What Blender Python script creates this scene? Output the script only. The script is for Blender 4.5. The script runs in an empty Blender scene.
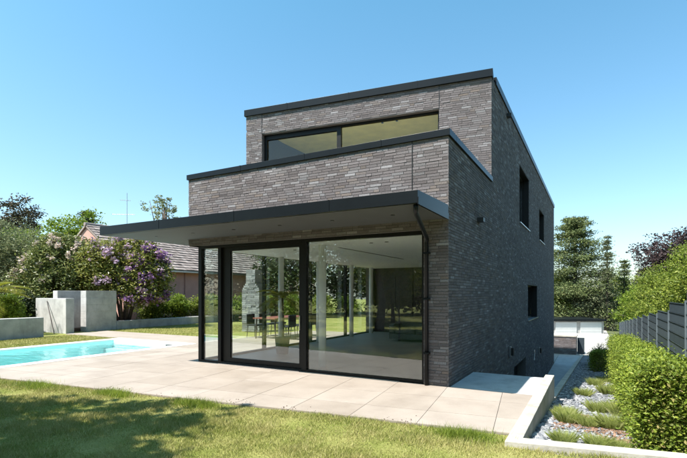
import bpy, math, random
import numpy as np
from mathutils import Vector, Matrix
random.seed(7); rng = np.random.default_rng(11)
scene = bpy.context.scene
C = bpy.context.collection
R = math.radians

# ------------------------------------------------------------------ camera
cam_d = bpy.data.cameras.new('camera'); cam = bpy.data.objects.new('camera', cam_d); C.objects.link(cam)
cam.location = (0, 0, 1.6); cam.rotation_euler = (R(90), 0, 0)
cam_d.sensor_width = 36; cam_d.lens = 36 * 453 / 687; cam_d.shift_y = 65 / 687
cam_d.clip_start = 0.05; cam_d.clip_end = 3000
scene.camera = cam
# ------------------------------------------------------------------ sky, sun, exposure
SUN = Vector((-0.893, -0.451, 0)).normalized(); EL = R(57.5)
world = bpy.data.worlds.new('World'); scene.world = world; world.use_nodes = True
wn = world.node_tree; wn.nodes.clear()
sky = wn.nodes.new('ShaderNodeTexSky'); sky.sky_type = 'NISHITA'; sky.sun_disc = False
sky.sun_elevation = EL; sky.sun_rotation = math.atan2(SUN.x, SUN.y)
sky.air_density = 1.0; sky.dust_density = 1.2; sky.ozone_density = 1.0; sky.altitude = 0
bg = wn.nodes.new('ShaderNodeBackground'); bg.inputs['Strength'].default_value = 0.105
wo = wn.nodes.new('ShaderNodeOutputWorld')
tint = wn.nodes.new('ShaderNodeMix'); tint.data_type = 'RGBA'; tint.blend_type = 'MULTIPLY'; tint.inputs[0].default_value = 1.0
tc = wn.nodes.new('ShaderNodeTexCoord'); sp = wn.nodes.new('ShaderNodeSeparateXYZ'); wn.links.new(tc.outputs['Generated'], sp.inputs[0])
rp_ = wn.nodes.new('ShaderNodeValToRGB'); wn.links.new(sp.outputs[2], rp_.inputs[0])     # hue of clear air: paler at the horizon, deeper overhead
rp_.color_ramp.elements[0].position = 0.0; rp_.color_ramp.elements[0].color = (0.95, 1.0, 1.02, 1)
rp_.color_ramp.elements[1].position = 0.55; rp_.color_ramp.elements[1].color = (0.66, 1.14, 1.12, 1)
wn.links.new(rp_.outputs[0], tint.inputs[7])
wn.links.new(sky.outputs[0], tint.inputs[6]); wn.links.new(tint.outputs[2], bg.inputs[0]); wn.links.new(bg.outputs[0], wo.inputs[0])
sd = bpy.data.lights.new('sun', 'SUN'); sd.energy = 5.0; sd.angle = R(0.53); sd.color = (1.0, 0.955, 0.89)
so = bpy.data.objects.new('sun', sd); C.objects.link(so)
so.rotation_euler = (-Vector((SUN.x * math.cos(EL), SUN.y * math.cos(EL), math.sin(EL)))).to_track_quat('-Z', 'Y').to_euler()
so.location = (-20, -10, 35)
vs = scene.view_settings
vs.view_transform = 'Standard'; vs.look = 'None'; vs.gamma = 1; vs.exposure = 1.2; vs.use_curve_mapping = False

# ------------------------------------------------------------------ plan frame: origin at the villa's front right corner
TH = R(29.038); CT, ST = math.cos(TH), math.sin(TH); AX, AY = 1.8065, 7.7935
def W(lx, ly, z=0.0): return (AX + lx * CT + ly * ST, AY - lx * ST + ly * CT, z)
def L(X, Y): return ((X - AX) * CT - (Y - AY) * ST, (X - AX) * ST + (Y - AY) * CT)

# ------------------------------------------------------------------ material helpers
MATS = {}
def new_mat(name):
    m = bpy.data.materials.new(name); m.use_nodes = True; m.node_tree.nodes.clear()
    out = m.node_tree.nodes.new('ShaderNodeOutputMaterial'); MATS[name] = m
    return m, m.node_tree, out
class NT:
    def __init__(s, name): s.m, s.t, s.out = new_mat(name)
    def n(s, typ, ins=None, **kw):
        nd = s.t.nodes.new(typ)
        for k, v in kw.items(): setattr(nd, k, v)
        for k, v in (ins or {}).items():
            if hasattr(v, 'is_output') or isinstance(v, bpy.types.NodeSocket): s.t.links.new(v, nd.inputs[k])
            else: nd.inputs[k].default_value = v
        return nd
    def noise(s, scale, detail=4, rough=0.55, coord='Object', vec=None, stretch=None):
        v = vec
        if v is None: v = s.n('ShaderNodeTexCoord').outputs[coord]
        if stretch: v = s.n('ShaderNodeMapping', {0: v, 3: stretch}).outputs[0]
        return s.n('ShaderNodeTexNoise', {'Vector': v, 'Scale': scale, 'Detail': detail, 'Roughness': rough}).outputs['Fac']
    def ramp(s, fac, stops, interp='LINEAR'):
        r = s.n('ShaderNodeValToRGB', {0: fac}); cr = r.color_ramp; cr.interpolation = interp
        while len(cr.elements) < len(stops): cr.elements.new(0.5)
        for e, (p, c) in zip(cr.elements, stops): e.position = p; e.color = (*c, 1) if len(c) == 3 else c
        return r.outputs[0]
    def mix(s, f, a, b, mode='MIX'):
        nd = s.t.nodes.new('ShaderNodeMix'); nd.data_type = 'RGBA'; nd.blend_type = mode
        for i, v in ((0, f), (6, a), (7, b)):
            if isinstance(v, bpy.types.NodeSocket): s.t.links.new(v, nd.inputs[i])
            else: nd.inputs[i].default_value = (*v, 1) if isinstance(v, tuple) and len(v) == 3 else v
        return nd.outputs[2]
    def math(s, op, a, b=0.0, clamp=False):
        nd = s.t.nodes.new('ShaderNodeMath'); nd.operation = op; nd.use_clamp = clamp
        for i, v in ((0, a), (1, b)):
            if isinstance(v, bpy.types.NodeSocket): s.t.links.new(v, nd.inputs[i])
            else: nd.inputs[i].default_value = v
        return nd.outputs[0]
    def rnd(s):   # one random number for each piece: joined pieces differ by island, single pieces by object
        g = s.n('ShaderNodeNewGeometry').outputs['Random Per Island']; o = s.n('ShaderNodeObjectInfo').outputs['Random']
        return s.math('FRACT', s.math('ADD', g, o))
    def bump(s, h, strength=0.3, dist=0.01):
        return s.n('ShaderNodeBump', {'Height': h, 'Strength': strength, 'Distance': dist}).outputs[0]
    def pbr(s, col, rough=0.6, normal=None, metal=0.0, spec=0.5):
        p = s.n('ShaderNodeBsdfPrincipled')
        for k, v in (('Base Color', col), ('Roughness', rough), ('Metallic', metal), ('Specular IOR Level', spec)):
            if isinstance(v, bpy.types.NodeSocket): s.t.links.new(v, p.inputs[k])
            else: p.inputs[k].default_value = (*v, 1) if isinstance(v, tuple) else v
        if normal is not None: s.t.links.new(normal, p.inputs['Normal'])
        return p.outputs[0]
    def schlick(s, f0=0.075, normal=None):   # same reflectance from either side of a pane
        lw = s.n('ShaderNodeLayerWeight', {'Blend': 0.5}).outputs['Facing']
        return s.math('ADD', s.math('MULTIPLY', s.math('POWER', lw, 5.0), 1-f0), f0)
    def done(s, sh): s.t.links.new(sh, s.out.inputs[0]); return s.m

def simple(name, col, rough=0.6, var=0.12, scale=6, bump=0.0, bscale=60, metal=0.0, spec=0.5):
    t = NT(name); n = t.noise(scale, 5)
    a = tuple(max(0, c * (1 - var)) for c in col); b = tuple(min(1, c * (1 + var)) for c in col)
    c = t.ramp(n, [(0.3, a), (0.7, b)])
    nm = t.bump(t.noise(bscale, 4), bump, 0.01) if bump else None
    return t.done(t.pbr(c, rough, nm, metal, spec))

def m_brick():
    t = NT('brick'); r = t.rnd()
    c = t.ramp(r, [(0.0, (0.120, 0.103, 0.102)), (0.2, (0.142, 0.124, 0.123)), (0.5, (0.161, 0.142, 0.142)), (0.72, (0.177, 0.158, 0.159)),
                   (0.80, (0.175, 0.142, 0.124)), (0.87, (0.19, 0.175, 0.176)), (0.95, (0.215, 0.201, 0.203)), (1.0, (0.275, 0.262, 0.266))])
    n = t.noise(55, 5, 0.65); n2 = t.noise(1.1, 3)
    c = t.mix(0.75, c, t.ramp(n, [(0.25, (0.62, 0.62, 0.62)), (0.75, (1.3, 1.3, 1.3))]), 'MULTIPLY')
    c = t.mix(0.6, c, t.ramp(n2, [(0.3, (0.86, 0.85, 0.85)), (0.7, (1.12, 1.12, 1.13))]), 'MULTIPLY')
    return t.done(t.pbr(c, 0.9, t.bump(n, 0.5, 0.012), 0, 0.12))
def m_tile():
    t = NT('terrace_tile'); r = t.rnd(); n = t.noise(1.6, 6, 0.6); n2 = t.noise(45, 4)
    c = t.ramp(r, [(0, (0.282, 0.236, 0.196)), (0.5, (0.310, 0.262, 0.221)), (1, (0.333, 0.284, 0.243))])
    c = t.mix(0.8, c, t.ramp(n, [(0.28, (0.80, 0.785, 0.775)), (0.5, (1.0, 1.0, 1.0)), (0.72, (1.10, 1.10, 1.11))]), 'MULTIPLY')
    c = t.mix(0.7, c, t.ramp(t.noise(0.45, 5, 0.7), [(0.35, (0.86, 0.84, 0.82)), (0.6, (1.05, 1.05, 1.05))]), 'MULTIPLY')
    c = t.mix(0.5, c, t.ramp(n2, [(0.3, (0.9, 0.9, 0.9)), (0.7, (1.08, 1.08, 1.08))]), 'MULTIPLY')
    return t.done(t.pbr(c, 0.62, t.bump(n2, 0.12, 0.004), 0, 0.35))
def m_glass(name, tint=(0.955, 0.978, 0.968), f0=0.075):
    t = NT(name); fr = t.schlick(f0)
    tr = t.n('ShaderNodeBsdfTransparent', {0: (*tint, 1)}).outputs[0]
    gl = t.n('ShaderNodeBsdfGlossy', {'Color': (1, 1, 1, 1), 'Roughness': 0.0}).outputs[0]
    return t.done(t.n('ShaderNodeMixShader', {0: fr, 1: tr, 2: gl}).outputs[0])
def m_water():
    t = NT('pool_water'); v = t.n('ShaderNodeTexCoord').outputs['Object']
    n = t.noise(2.2, 3, 0.5, vec=v, stretch=(0.6, 1.6, 1)); nm = t.bump(n, 0.5, 0.08)
    fr = t.schlick(0.022)
    tr = t.n('ShaderNodeBsdfTransparent', {0: (0.72, 0.955, 0.955, 1)}).outputs[0]
    gl = t.n('ShaderNodeBsdfGlossy', {'Color': (1, 1, 1, 1), 'Roughness': 0.08, 'Normal': nm}).outputs[0]
    return t.done(t.n('ShaderNodeMixShader', {0: fr, 1: tr, 2: gl}).outputs[0])
def m_leaf(name, c0, c1, c2=None, trans=0.3, rough=0.5, patch=1.2, spec=0.3):
    t = NT(name); r = t.rnd()
    st = [(0, c0), (0.75, c1)] + ([(1.0, c2)] if c2 else [])
    c = t.ramp(r, st); n = t.noise(patch, 2)
    c = t.mix(0.8, c, t.ramp(n, [(0.3, (0.75, 0.78, 0.75)), (0.7, (1.2, 1.18, 1.1))]), 'MULTIPLY')
    p = t.pbr(c, rough, None, 0, spec)
    tl = t.n('ShaderNodeBsdfTranslucent', {0: c}).outputs[0]
    return t.done(t.n('ShaderNodeMixShader', {0: trans, 1: p, 2: tl}).outputs[0])
def m_grass():
    t = NT('lawn_blade'); r = t.rnd(); n = t.noise(0.9, 4, 0.6); n2 = t.noise(4.5, 3)
    a = t.ramp(r, [(0, (0.16, 0.195, 0.035)), (0.6, (0.26, 0.28, 0.062)), (1, (0.38, 0.35, 0.14))])
    b = t.ramp(r, [(0, (0.27, 0.265, 0.075)), (0.5, (0.39, 0.355, 0.13)), (1, (0.48, 0.42, 0.20))])
    k = t.math('ADD', t.math('MULTIPLY', n, 0.65), t.math('MULTIPLY', n2, 0.35))
    c = t.mix(t.ramp(k, [(0.40, (0, 0, 0)), (0.56, (1, 1, 1))]), a, b)
    tl = t.n('ShaderNodeBsdfTranslucent', {0: c}).outputs[0]
    return t.done(t.n('ShaderNodeMixShader', {0: 0.3, 1: t.pbr(c, 0.6, None, 0, 0.2), 2: tl}).outputs[0])
def m_lawn():
    t = NT('lawn_ground'); n = t.noise(0.9, 4, 0.6); n2 = t.noise(35, 4, 0.7)
    c = t.ramp(n, [(0.35, (0.16, 0.185, 0.04)), (0.65, (0.29, 0.27, 0.10))])
    c = t.mix(0.9, c, t.ramp(n2, [(0.3, (0.6, 0.62, 0.55)), (0.7, (1.25, 1.25, 1.2))]), 'MULTIPLY')
    return t.done(t.pbr(c, 0.9, t.bump(n2, 0.8, 0.03), 0, 0.1))
def m_concrete(name, col, stain=0.25, scale=2.0, rough=0.8):
    t = NT(name); n = t.noise(scale, 6, 0.65); n2 = t.noise(40, 4); n3 = t.noise(3.0, 5, 0.6, stretch=(1, 1, 0.25))
    lo = tuple(c * (1 - stain) for c in col)
    c = t.ramp(n, [(0.3, lo), (0.6, col)])
    c = t.mix(0.7, c, t.ramp(n3, [(0.32, (0.72, 0.72, 0.70)), (0.5, (1, 1, 1))]), 'MULTIPLY')
    c = t.mix(0.5, c, t.ramp(n2, [(0.3, (0.85, 0.85, 0.85)), (0.7, (1.1, 1.1, 1.1))]), 'MULTIPLY')
    return t.done(t.pbr(c, rough, t.bump(n2, 0.3, 0.01), 0, 0.3))
def m_pieces(name, cols, rough=0.8, bscale=40, bump=0.3):
    t = NT(name); r = t.rnd(); k = len(cols) - 1
    c = t.ramp(r, [(i / k, q) for i, q in enumerate(cols)]); n = t.noise(bscale, 4)
    c = t.mix(0.6, c, t.ramp(n, [(0.3, (0.75, 0.75, 0.75)), (0.7, (1.15, 1.15, 1.15))]), 'MULTIPLY')
    return t.done(t.pbr(c, rough, t.bump(n, bump, 0.01)))

M_BRICK = m_brick(); M_MORTAR = simple('mortar', (0.105, 0.097, 0.093), 0.9, 0.15, 30, 0.3)
M_METAL = simple('anthracite_metal', (0.007, 0.009, 0.011), 0.34, 0.08, 4, 0, 60, 0.0, 0.2)
M_FRAME = simple('window_frame_black', (0.007, 0.007, 0.007), 0.45, 0.1, 4, 0, 60, 0.0, 0.25)
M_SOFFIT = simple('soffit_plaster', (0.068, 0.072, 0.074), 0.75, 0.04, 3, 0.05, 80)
M_ROOF = simple('roof_membrane', (0.10, 0.10, 0.105), 0.85, 0.2, 3)
M_TILE = m_tile(); M_GROUT = simple('grout', (0.22, 0.19, 0.16), 0.9, 0.15, 20)
M_GLASS = m_glass('window_glass'); M_GLASS2 = m_glass('upper_window_glass', (0.975, 0.98, 0.95), 0.028); M_WATER = m_water()
M_WHITE = simple('white_paint', (0.76, 0.76, 0.74), 0.7, 0.03, 2)
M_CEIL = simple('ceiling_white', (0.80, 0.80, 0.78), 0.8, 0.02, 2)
M_OLIVE = simple('bedroom_garden_tint', (0.74, 0.62, 0.16), 0.6, 0.10, 3)  # garden's yellow-green light put into the bedroom's ceiling and wall colour
M_INFLOOR = simple('interior_floor', (0.30, 0.255, 0.25), 0.4, 0.1, 1.5)
M_DARKWOOD = simple('dark_wood', (0.045, 0.032, 0.026), 0.45, 0.3, 8)
M_FABRIC = simple('grey_fabric', (0.10, 0.10, 0.105), 0.95, 0.15, 30, 0.3, 200)
M_BLACK = simple('black_plastic', (0.012, 0.012, 0.012), 0.45, 0.1, 8)
M_CONC = m_concrete('pale_concrete', (0.47, 0.455, 0.435), 0.34); M_CONC2 = m_concrete('kerb_concrete', (0.47, 0.435, 0.375), 0.28, 3)
M_SLAB = m_concrete('grey_slab', (0.42, 0.42, 0.42), 0.15, 2.5); M_YARD = m_concrete('yard_concrete', (0.37, 0.35, 0.32), 0.12, 0.6)
M_PATH = m_concrete('path_paving', (0.40, 0.40, 0.40), 0.15, 1.2)
M_LINER = simple('pool_liner', (0.52, 0.84, 0.84), 0.5, 0.04, 1)
M_COPING = simple('pool_coping_white', (0.74, 0.71, 0.66), 0.6, 0.06, 3)
M_LAWN = m_lawn(); M_BLADE = m_grass()
M_GROUND = simple('rough_ground', (0.085, 0.10, 0.035), 0.95, 0.35, 0.3)
M_SOIL = simple('soil', (0.075, 0.045, 0.03), 0.95, 0.4, 8, 0.5, 40)
M_STONE = m_pieces('slate_chips', [(0.10, 0.106, 0.118), (0.16, 0.167, 0.185), (0.20, 0.207, 0.225), (0.24, 0.24, 0.245), (0.36, 0.36, 0.365)])
M_FPSTONE = m_pieces('fireplace_stone', [(0.14, 0.14, 0.135), (0.22, 0.22, 0.215), (0.30, 0.30, 0.29)])
M_CHIP = m_pieces('bark_chips', [(0.10, 0.055, 0.035), (0.19, 0.105, 0.065), (0.27, 0.165, 0.11)])
M_GRAVELBED = m_pieces('gravel_bed', [(0.12, 0.124, 0.135), (0.19, 0.194, 0.21)], 0.9, 22, 0.8)
M_PINK = simple('pink_render', (0.50, 0.285, 0.235), 0.9, 0.08, 2, 0.2, 120)
M_RTILE = m_pieces('roof_tile_grey', [(0.17, 0.135, 0.12), (0.24, 0.195, 0.175), (0.31, 0.26, 0.235)], 0.8, 12)
M_WHITEDOOR = simple('garage_door_white', (0.55, 0.55, 0.54), 0.5, 0.03, 2)
M_BARK = simple('bark', (0.085, 0.065, 0.05), 0.95, 0.35, 12, 0.6, 30)
M_FENCE = m_pieces('fence_strip', [(0.030, 0.045, 0.056), (0.040, 0.057, 0.070), (0.052, 0.072, 0.086)], 0.55, 6, 0.05)
M_WIRE = simple('fence_wire', (0.035, 0.047, 0.056), 0.45, 0.1, 10)
M_FENCEPOST = simple('fence_post_grey', (0.10, 0.125, 0.14), 0.5, 0.1, 10)
M_STEEL = simple('brushed_steel', (0.55, 0.55, 0.56), 0.35, 0.1, 10, 0, 60, 1.0)
M_RUST = simple('rust_red_fabric', (0.16, 0.045, 0.03), 0.9, 0.2, 20)
LEAF = {
 'beech': m_leaf('leaf_beech', (0.095, 0.14, 0.018), (0.215, 0.26, 0.036), (0.34, 0.36, 0.07), 0.42),
 'hedge': m_leaf('leaf_hedge', (0.11, 0.165, 0.02), (0.24, 0.30, 0.04), (0.38, 0.42, 0.07), 0.42),
 'hedgein': m_leaf('leaf_hedge_dry', (0.12, 0.15, 0.03), (0.24, 0.23, 0.06), (0.36, 0.28, 0.12), 0.35),
 'rhodo': m_leaf('leaf_rhododendron', (0.07, 0.095, 0.03), (0.18, 0.205, 0.06), (0.34, 0.33, 0.14), 0.28, 0.4),
 'rhodo2': m_leaf('leaf_rhododendron_yellow', (0.095, 0.118, 0.026), (0.25, 0.255, 0.055), (0.42, 0.38, 0.12), 0.28, 0.4),
 'grey': m_leaf('leaf_willow', (0.12, 0.145, 0.07), (0.24, 0.265, 0.14), (0.34, 0.35, 0.21), 0.3),
 'bright': m_leaf('leaf_bright', (0.09, 0.15, 0.018), (0.20, 0.27, 0.03), (0.30, 0.36, 0.06), 0.45),
 'dark': m_leaf('leaf_dark', (0.025, 0.04, 0.014), (0.055, 0.075, 0.026), (0.09, 0.11, 0.04), 0.2),
 'brown': m_leaf('leaf_brown', (0.035, 0.032, 0.018), (0.075, 0.062, 0.034), (0.11, 0.085, 0.05), 0.2),
 'copper': m_leaf('leaf_copper', (0.026, 0.017, 0.018), (0.058, 0.035, 0.036), (0.10, 0.066, 0.066), 0.2),
 'conifer': m_leaf('needle_pine', (0.06, 0.085, 0.03), (0.14, 0.17, 0.06), (0.24, 0.25, 0.11), 0.2, 0.6, 0.8),
 'spruce': m_leaf('needle_spruce', (0.08, 0.10, 0.05), (0.17, 0.185, 0.10), (0.25, 0.25, 0.16), 0.2, 0.6),
 'palm': m_leaf('leaf_palm', (0.11, 0.13, 0.012), (0.24, 0.235, 0.02), (0.36, 0.31, 0.045), 0.35),
 'tuft': m_leaf('leaf_tuft', (0.24, 0.29, 0.07), (0.40, 0.44, 0.13), (0.52, 0.51, 0.25), 0.5),
 'pinkflower': m_leaf('petal_pale', (0.50, 0.42, 0.36), (0.62, 0.50, 0.47), (0.70, 0.60, 0.58), 0.3),
 'lilac': m_leaf('petal_lilac', (0.38, 0.26, 0.40), (0.56, 0.40, 0.52), (0.68, 0.54, 0.62), 0.3),
 'purple': m_leaf('petal_purple', (0.17, 0.075, 0.22), (0.34, 0.18, 0.39), (0.58, 0.40, 0.57), 0.3),
}

# ------------------------------------------------------------------ mesh and object helpers
def raw_mesh(name, v, faces_flat, n_per):
    """fast mesh from an (N,3) array and faces that all have n_per corners"""
    me = bpy.data.meshes.new(name); v = np.asarray(v, np.float32); f = np.asarray(faces_flat, np.int32).reshape(-1, n_per)
    me.vertices.add(len(v)); me.vertices.foreach_set('co', v.ravel())
    me.loops.add(f.size); me.loops.foreach_set('vertex_index', f.ravel())
    me.polygons.add(len(f)); me.polygons.foreach_set('loop_start', np.arange(0, f.size, n_per, dtype=np.int32))
    me.polygons.foreach_set('loop_total', np.full(len(f), n_per, np.int32))
    me.polygons.foreach_set('use_smooth', np.zeros(len(f), bool)); me.update(calc_edges=True); me.validate(); return me
def link(name, me, mat=None, parent=None):
    o = bpy.data.objects.new(name, me); C.objects.link(o)
    if mat is not None and me is not None and len(me.materials) == 0: me.materials.append(mat)
    if parent is not None: o.parent = parent
    return o
def tag(o, label=None, cat=None, group=None, kind=None):
    if label: o['label'] = label
    if cat: o['category'] = cat
    if group: o['group'] = group
    if kind: o['kind'] = kind
    return o
def thing(name, label, cat, loc=(0, 0, 0), rz=0.0, group=None):
    o = link(name, None); o.location = loc; o.rotation_euler = (0, 0, rz); return tag(o, label, cat, group)
def in_plan(o): o.location = (AX, AY, 0); o.rotation_euler = (0, 0, -TH); return o
def copy_tree(o, parent=None):
    c = o.copy(); C.objects.link(c); c.parent = parent
    for ch in o.children: copy_tree(ch, c)
    return c
class MB:
    def __init__(s): s.v = []; s.f = []
    def box(s, x0, x1, y0, y1, z0, z1):
        b = len(s.v); s.v += [(x, y, z) for z in (z0, z1) for x, y in ((x0, y0), (x1, y0), (x1, y1), (x0, y1))]
        s.f += [(b, b+3, b+2, b+1), (b+4, b+5, b+6, b+7)] + [(b+i, b+(i+1) % 4, b+4+(i+1) % 4, b+4+i) for i in range(4)]; return s
    def prism(s, poly, z0, z1):
        a = sum(poly[i][0]*poly[(i+1) % len(poly)][1] - poly[(i+1) % len(poly)][0]*poly[i][1] for i in range(len(poly)))
        if a < 0: poly = poly[::-1]
        n = len(poly); b = len(s.v)
        f0 = z0 if callable(z0) else (lambda p: z0); f1 = z1 if callable(z1) else (lambda p: z1)
        s.v += [(p[0], p[1], f0(p)) for p in poly] + [(p[0], p[1], f1(p)) for p in poly]
        s.f += [tuple(range(b+n-1, b-1, -1)), tuple(range(b+n, b+2*n))] + [(b+i, b+(i+1) % n, b+n+(i+1) % n, b+n+i) for i in range(n)]; return s
    def bar(s, p, q, w, z0, z1, side=0.0):
        """box along p->q in plan, width w; side = -0.5..0.5 shifts it across"""
        d = Vector((q[0]-p[0], q[1]-p[1])).normalized(); n = Vector((-d.y, d.x)); a = n*w*(side-0.5); c = n*w*(side+0.5)
        return s.prism([(p[0]+a.x, p[1]+a.y), (q[0]+a.x, q[1]+a.y), (q[0]+c.x, q[1]+c.y), (p[0]+c.x, p[1]+c.y)], z0, z1)
    def tube(s, pts, rad, n=8):
        pts = [Vector(p) for p in pts]; b = len(s.v); up = Vector((0.13, 0.21, 1)).normalized()
        for i, p in enumerate(pts):
            d = (pts[min(i+1, len(pts)-1)] - pts[max(i-1, 0)]).normalized()
            a = d.cross(up); a = a if a.length > 1e-3 else d.cross(Vector((1, 0, 0))); a.normalize(); c = d.cross(a)
            r = rad[i] if hasattr(rad, '__len__') else rad
            s.v += [tuple(p + a*r*math.cos(k*2*math.pi/n) + c*r*math.sin(k*2*math.pi/n)) for k in range(n)]
        for i in range(len(pts)-1):
            for k in range(n): s.f.append((b+i*n+k, b+i*n+(k+1) % n, b+(i+1)*n+(k+1) % n, b+(i+1)*n+k))
        s.f += [tuple(range(b, b+n))[::-1], tuple(range(b+(len(pts)-1)*n, b+len(pts)*n))]; return s
    def quad(s, a, b, c, d): k = len(s.v); s.v += [a, b, c, d]; s.f.append((k, k+1, k+2, k+3)); return s
    def mesh(s, name):
        me = bpy.data.meshes.new(name); me.from_pydata(s.v, [], s.f); me.update(); return me
    def build(s, name, mat, parent=None, bevel=0.0, smooth=False):
        me = s.mesh(name); o = link(name, me, mat, parent)
        if smooth:
            for p in me.polygons: p.use_smooth = True
        if bevel:
            m = o.modifiers.new('bevel', 'BEVEL'); m.width = bevel; m.segments = 2; m.limit_method = 'ANGLE'
        return o
def boxpart(name, mat, parent, *a, bevel=0.0): return MB().box(*a).build(name, mat, parent, bevel)

def clip_poly(poly, a, b, c):   # keep a*x + b*y <= c
    out = []
    for i in range(len(poly)):
        p, q = poly[i], poly[(i+1) % len(poly)]; dp, dq = a*p[0]+b*p[1]-c, a*q[0]+b*q[1]-c
        if dp <= 0: out.append(p)
        if dp*dq < 0: t = dp/(dp-dq); out.append((p[0]+t*(q[0]-p[0]), p[1]+t*(q[1]-p[1])))
    return out

# ================================================================== TERRAIN
def slope_z(ly):      # falling strip along the villa's right side, then the street behind
    if ly < -2.4: return -0.12
    if ly < 27.4: return -0.12 - 0.084*(ly+2.4)
    return -2.623 - 0.030*(ly-27.4)
def ground_z(lx, ly):
    if ly < 27.4 and -8 < lx < 1.5: return -3.0
    if ly > 22: return slope_z(ly) - 0.06 if lx > -8 else slope_z(ly) - 0.06 + min(1, (-8-lx)/14)*max(0, 2.4 - slope_z(ly)*0.0 - 0.0) * (1 if ly < 60 else 1)
    if lx > 1.5: return min(slope_z(ly), -0.12) - 0.06
    return -3.0
gx = [-900, -400, -200, -120, -80, -50, -35, -22, -8, 1.45, 1.5, 4, 8, 16, 30, 60, 120, 250, 500, 900]
gy = [-900, -400, -150, -60, -30, -10, -2.6, 0, 4, 8, 12, 16, 20, 21.99, 24, 27.3, 27.45, 30, 40, 55, 75, 100, 150, 250, 500, 900]
gv = [(x, y, ground_z(x, y)) for y in gy for x in gx]; nx = len(gx)
gf = [(j*nx+i, j*nx+i+1, (j+1)*nx+i+1, (j+1)*nx+i) for j in range(len(gy)-1) for i in range(nx-1)]
me = bpy.data.meshes.new('ground'); me.from_pydata(gv, [], gf); me.update()
tag(in_plan(link('ground', me, M_GROUND)), kind='structure')

POOL = (-12.6, -9.3, -4.8, 2.3)     # lx0, lx1, ly0, ly1 of the water
# lawn plateau, in plan coordinates, with the pool left open
lm = MB(); ZL = -0.03
px0, px1, py0, py1 = POOL[0]-0.05, POOL[1]+0.05, POOL[2]-0.05, POOL[3]+0.05
def lq(x0, x1, y0, y1): lm.quad((x0, y0, ZL), (x1, y0, ZL), (x1, y1, ZL), (x0, y1, ZL))
lq(-160, px0, -90, 120); lq(px0, px1, -90, py0); lq(px0, px1, py1, 120); lq(px1, -7.2, -90, 120); lq(-7.2, -0.1, -90, 22)
lq(-0.1, 1.5, -90, 1.6); lq(1.5, 60, -90, -2.62)
lm.quad((1.5, -2.62, ZL), (60, -2.62, ZL), (60, 9, ZL), (1.5, -2.42, ZL)) if False else None
tag(in_plan(lm.build('lawn', M_LAWN)), kind='structure')

# ================================================================== TERRACE
EDGE = (Vector((1.44, -2.20)), Vector((-9.2, -3.50)))      # front edge of the paving
ed = (EDGE[1]-EDGE[0]).normalized(); en = Vector((-ed.y, ed.x))    # en: outward? fixed below
if en.y > 0: en = -en
ec = en.dot(EDGE[0])
def terrace_clip(poly):
    poly = clip_poly(poly, en.x, en.y, ec); poly = clip_poly(poly, 1, 0, 1.36) if poly else poly
    poly = clip_poly(poly, -1, 0, 8.98) if poly else poly
    return clip_poly(poly, 0, 1, 9.0) if poly else poly
base = terrace_clip([(-9, -5), (1.5, -5), (1.5, 9), (-9, 9)])
b1 = clip_poly(base, 0, 1, 0.02); b2 = clip_poly(clip_poly(base, 0, -1, -0.02), 1, 0, -5.7)
terrace = MB().prism(b1, -0.12, -0.014).prism(b2, -0.12, -0.014).build('terrace', M_GROUT)
tag(in_plan(terrace), kind='structure')
TS = 0.9; e1 = -ed; e2 = Vector((-e1.y, e1.x)); J = 0.0035
for i in range(-14, 4):
    for j in range(-1, 15):
        o0 = EDGE[0] + e1*(i*TS+0.62) + e2*(j*TS-0.25)
        q = [o0+e1*J+e2*J, o0+e1*(TS-J)+e2*J, o0+e1*(TS-J)+e2*(TS-J), o0+e1*J+e2*(TS-J)]
        q = terrace_clip([(p.x, p.y) for p in q])
        if len(q) < 3: continue
        cx = sum(p[0] for p in q)/len(q); cy = sum(p[1] for p in q)/len(q)
        if cx > -5.4 and cy > 0.55: continue
        if cx > -0.9: q = clip_poly(q, 0, 1, 0.015)
        if len(q) < 3: continue
        a = abs(sum(q[k][0]*q[(k+1) % len(q)][1]-q[(k+1) % len(q)][0]*q[k][1] for k in range(len(q))))/2
        if a < 0.004: continue
        MB().prism(q, -0.0139, random.uniform(-0.0012, 0.0012)).build('tile', M_TILE, terrace)
# deck beyond the pool end
deck = MB().box(-16.4, -9.0, 2.82, 4.6, -0.10, -0.004).build('pool_deck', M_TILE); tag(in_plan(deck), kind='structure')
# grey slab beside the villa's right wall
tag(in_plan(MB().box(0.02, 1.36, 0.022, 1.74, -0.25, -0.003).build('side_landing', M_SLAB)), kind='structure')

# ================================================================== POOL
pool = tag(in_plan(link('swimming_pool', None)), 'long turquoise swimming pool with white coping set into the terrace', 'pool')
x0, x1, y0, y1 = POOL
b = MB().box(x0-0.04, x1+0.04, y0-0.04, y1+0.04, -1.45, -1.35)
b.box(x0-0.04, x0, y0, y1, -1.35, -0.02).box(x1, x1+0.04, y0, y1, -1.35, -0.02).box(x0, x1, y0-0.04, y0, -1.35, -0.02).box(x0, x1, y1, y1+0.04, -1.35, -0.02)
b.build('basin', M_LINER, pool)
for k in range(4): boxpart('step', M_WHITE, pool, x0+0.01, x1-0.01, y1-0.35*(4-k), y1-0.01-0.002*k, -1.34, -1.12+0.28*k)
boxpart('water', M_WATER, pool, x0+0.004, x1-0.004, y0+0.004, y1-0.004, -0.5, -0.075) if False else MB().quad((x0, y0, -0.075), (x1, y0, -0.075), (x1, y1, -0.075), (x0, y1, -0.075)).build('water', M_WATER, pool)
boxpart('coping', M_COPING, pool, x0-0.34, x0, y0, y1+0.45, -0.05, 0.006, bevel=0.008)
boxpart('coping', M_COPING, pool, x1, x1+0.31, y0, y1+0.45, -0.05, 0.006, bevel=0.008)
boxpart('coping', M_COPING, pool, x0-0.34, x1+0.31, y0-0.35, y0-0.001, -0.05, 0.005, bevel=0.008)
boxpart('coping', M_WHITE, pool, x0+0.001, x1-0.001, y1, y1+0.449, -0.05, 0.008, bevel=0.008)
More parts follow.
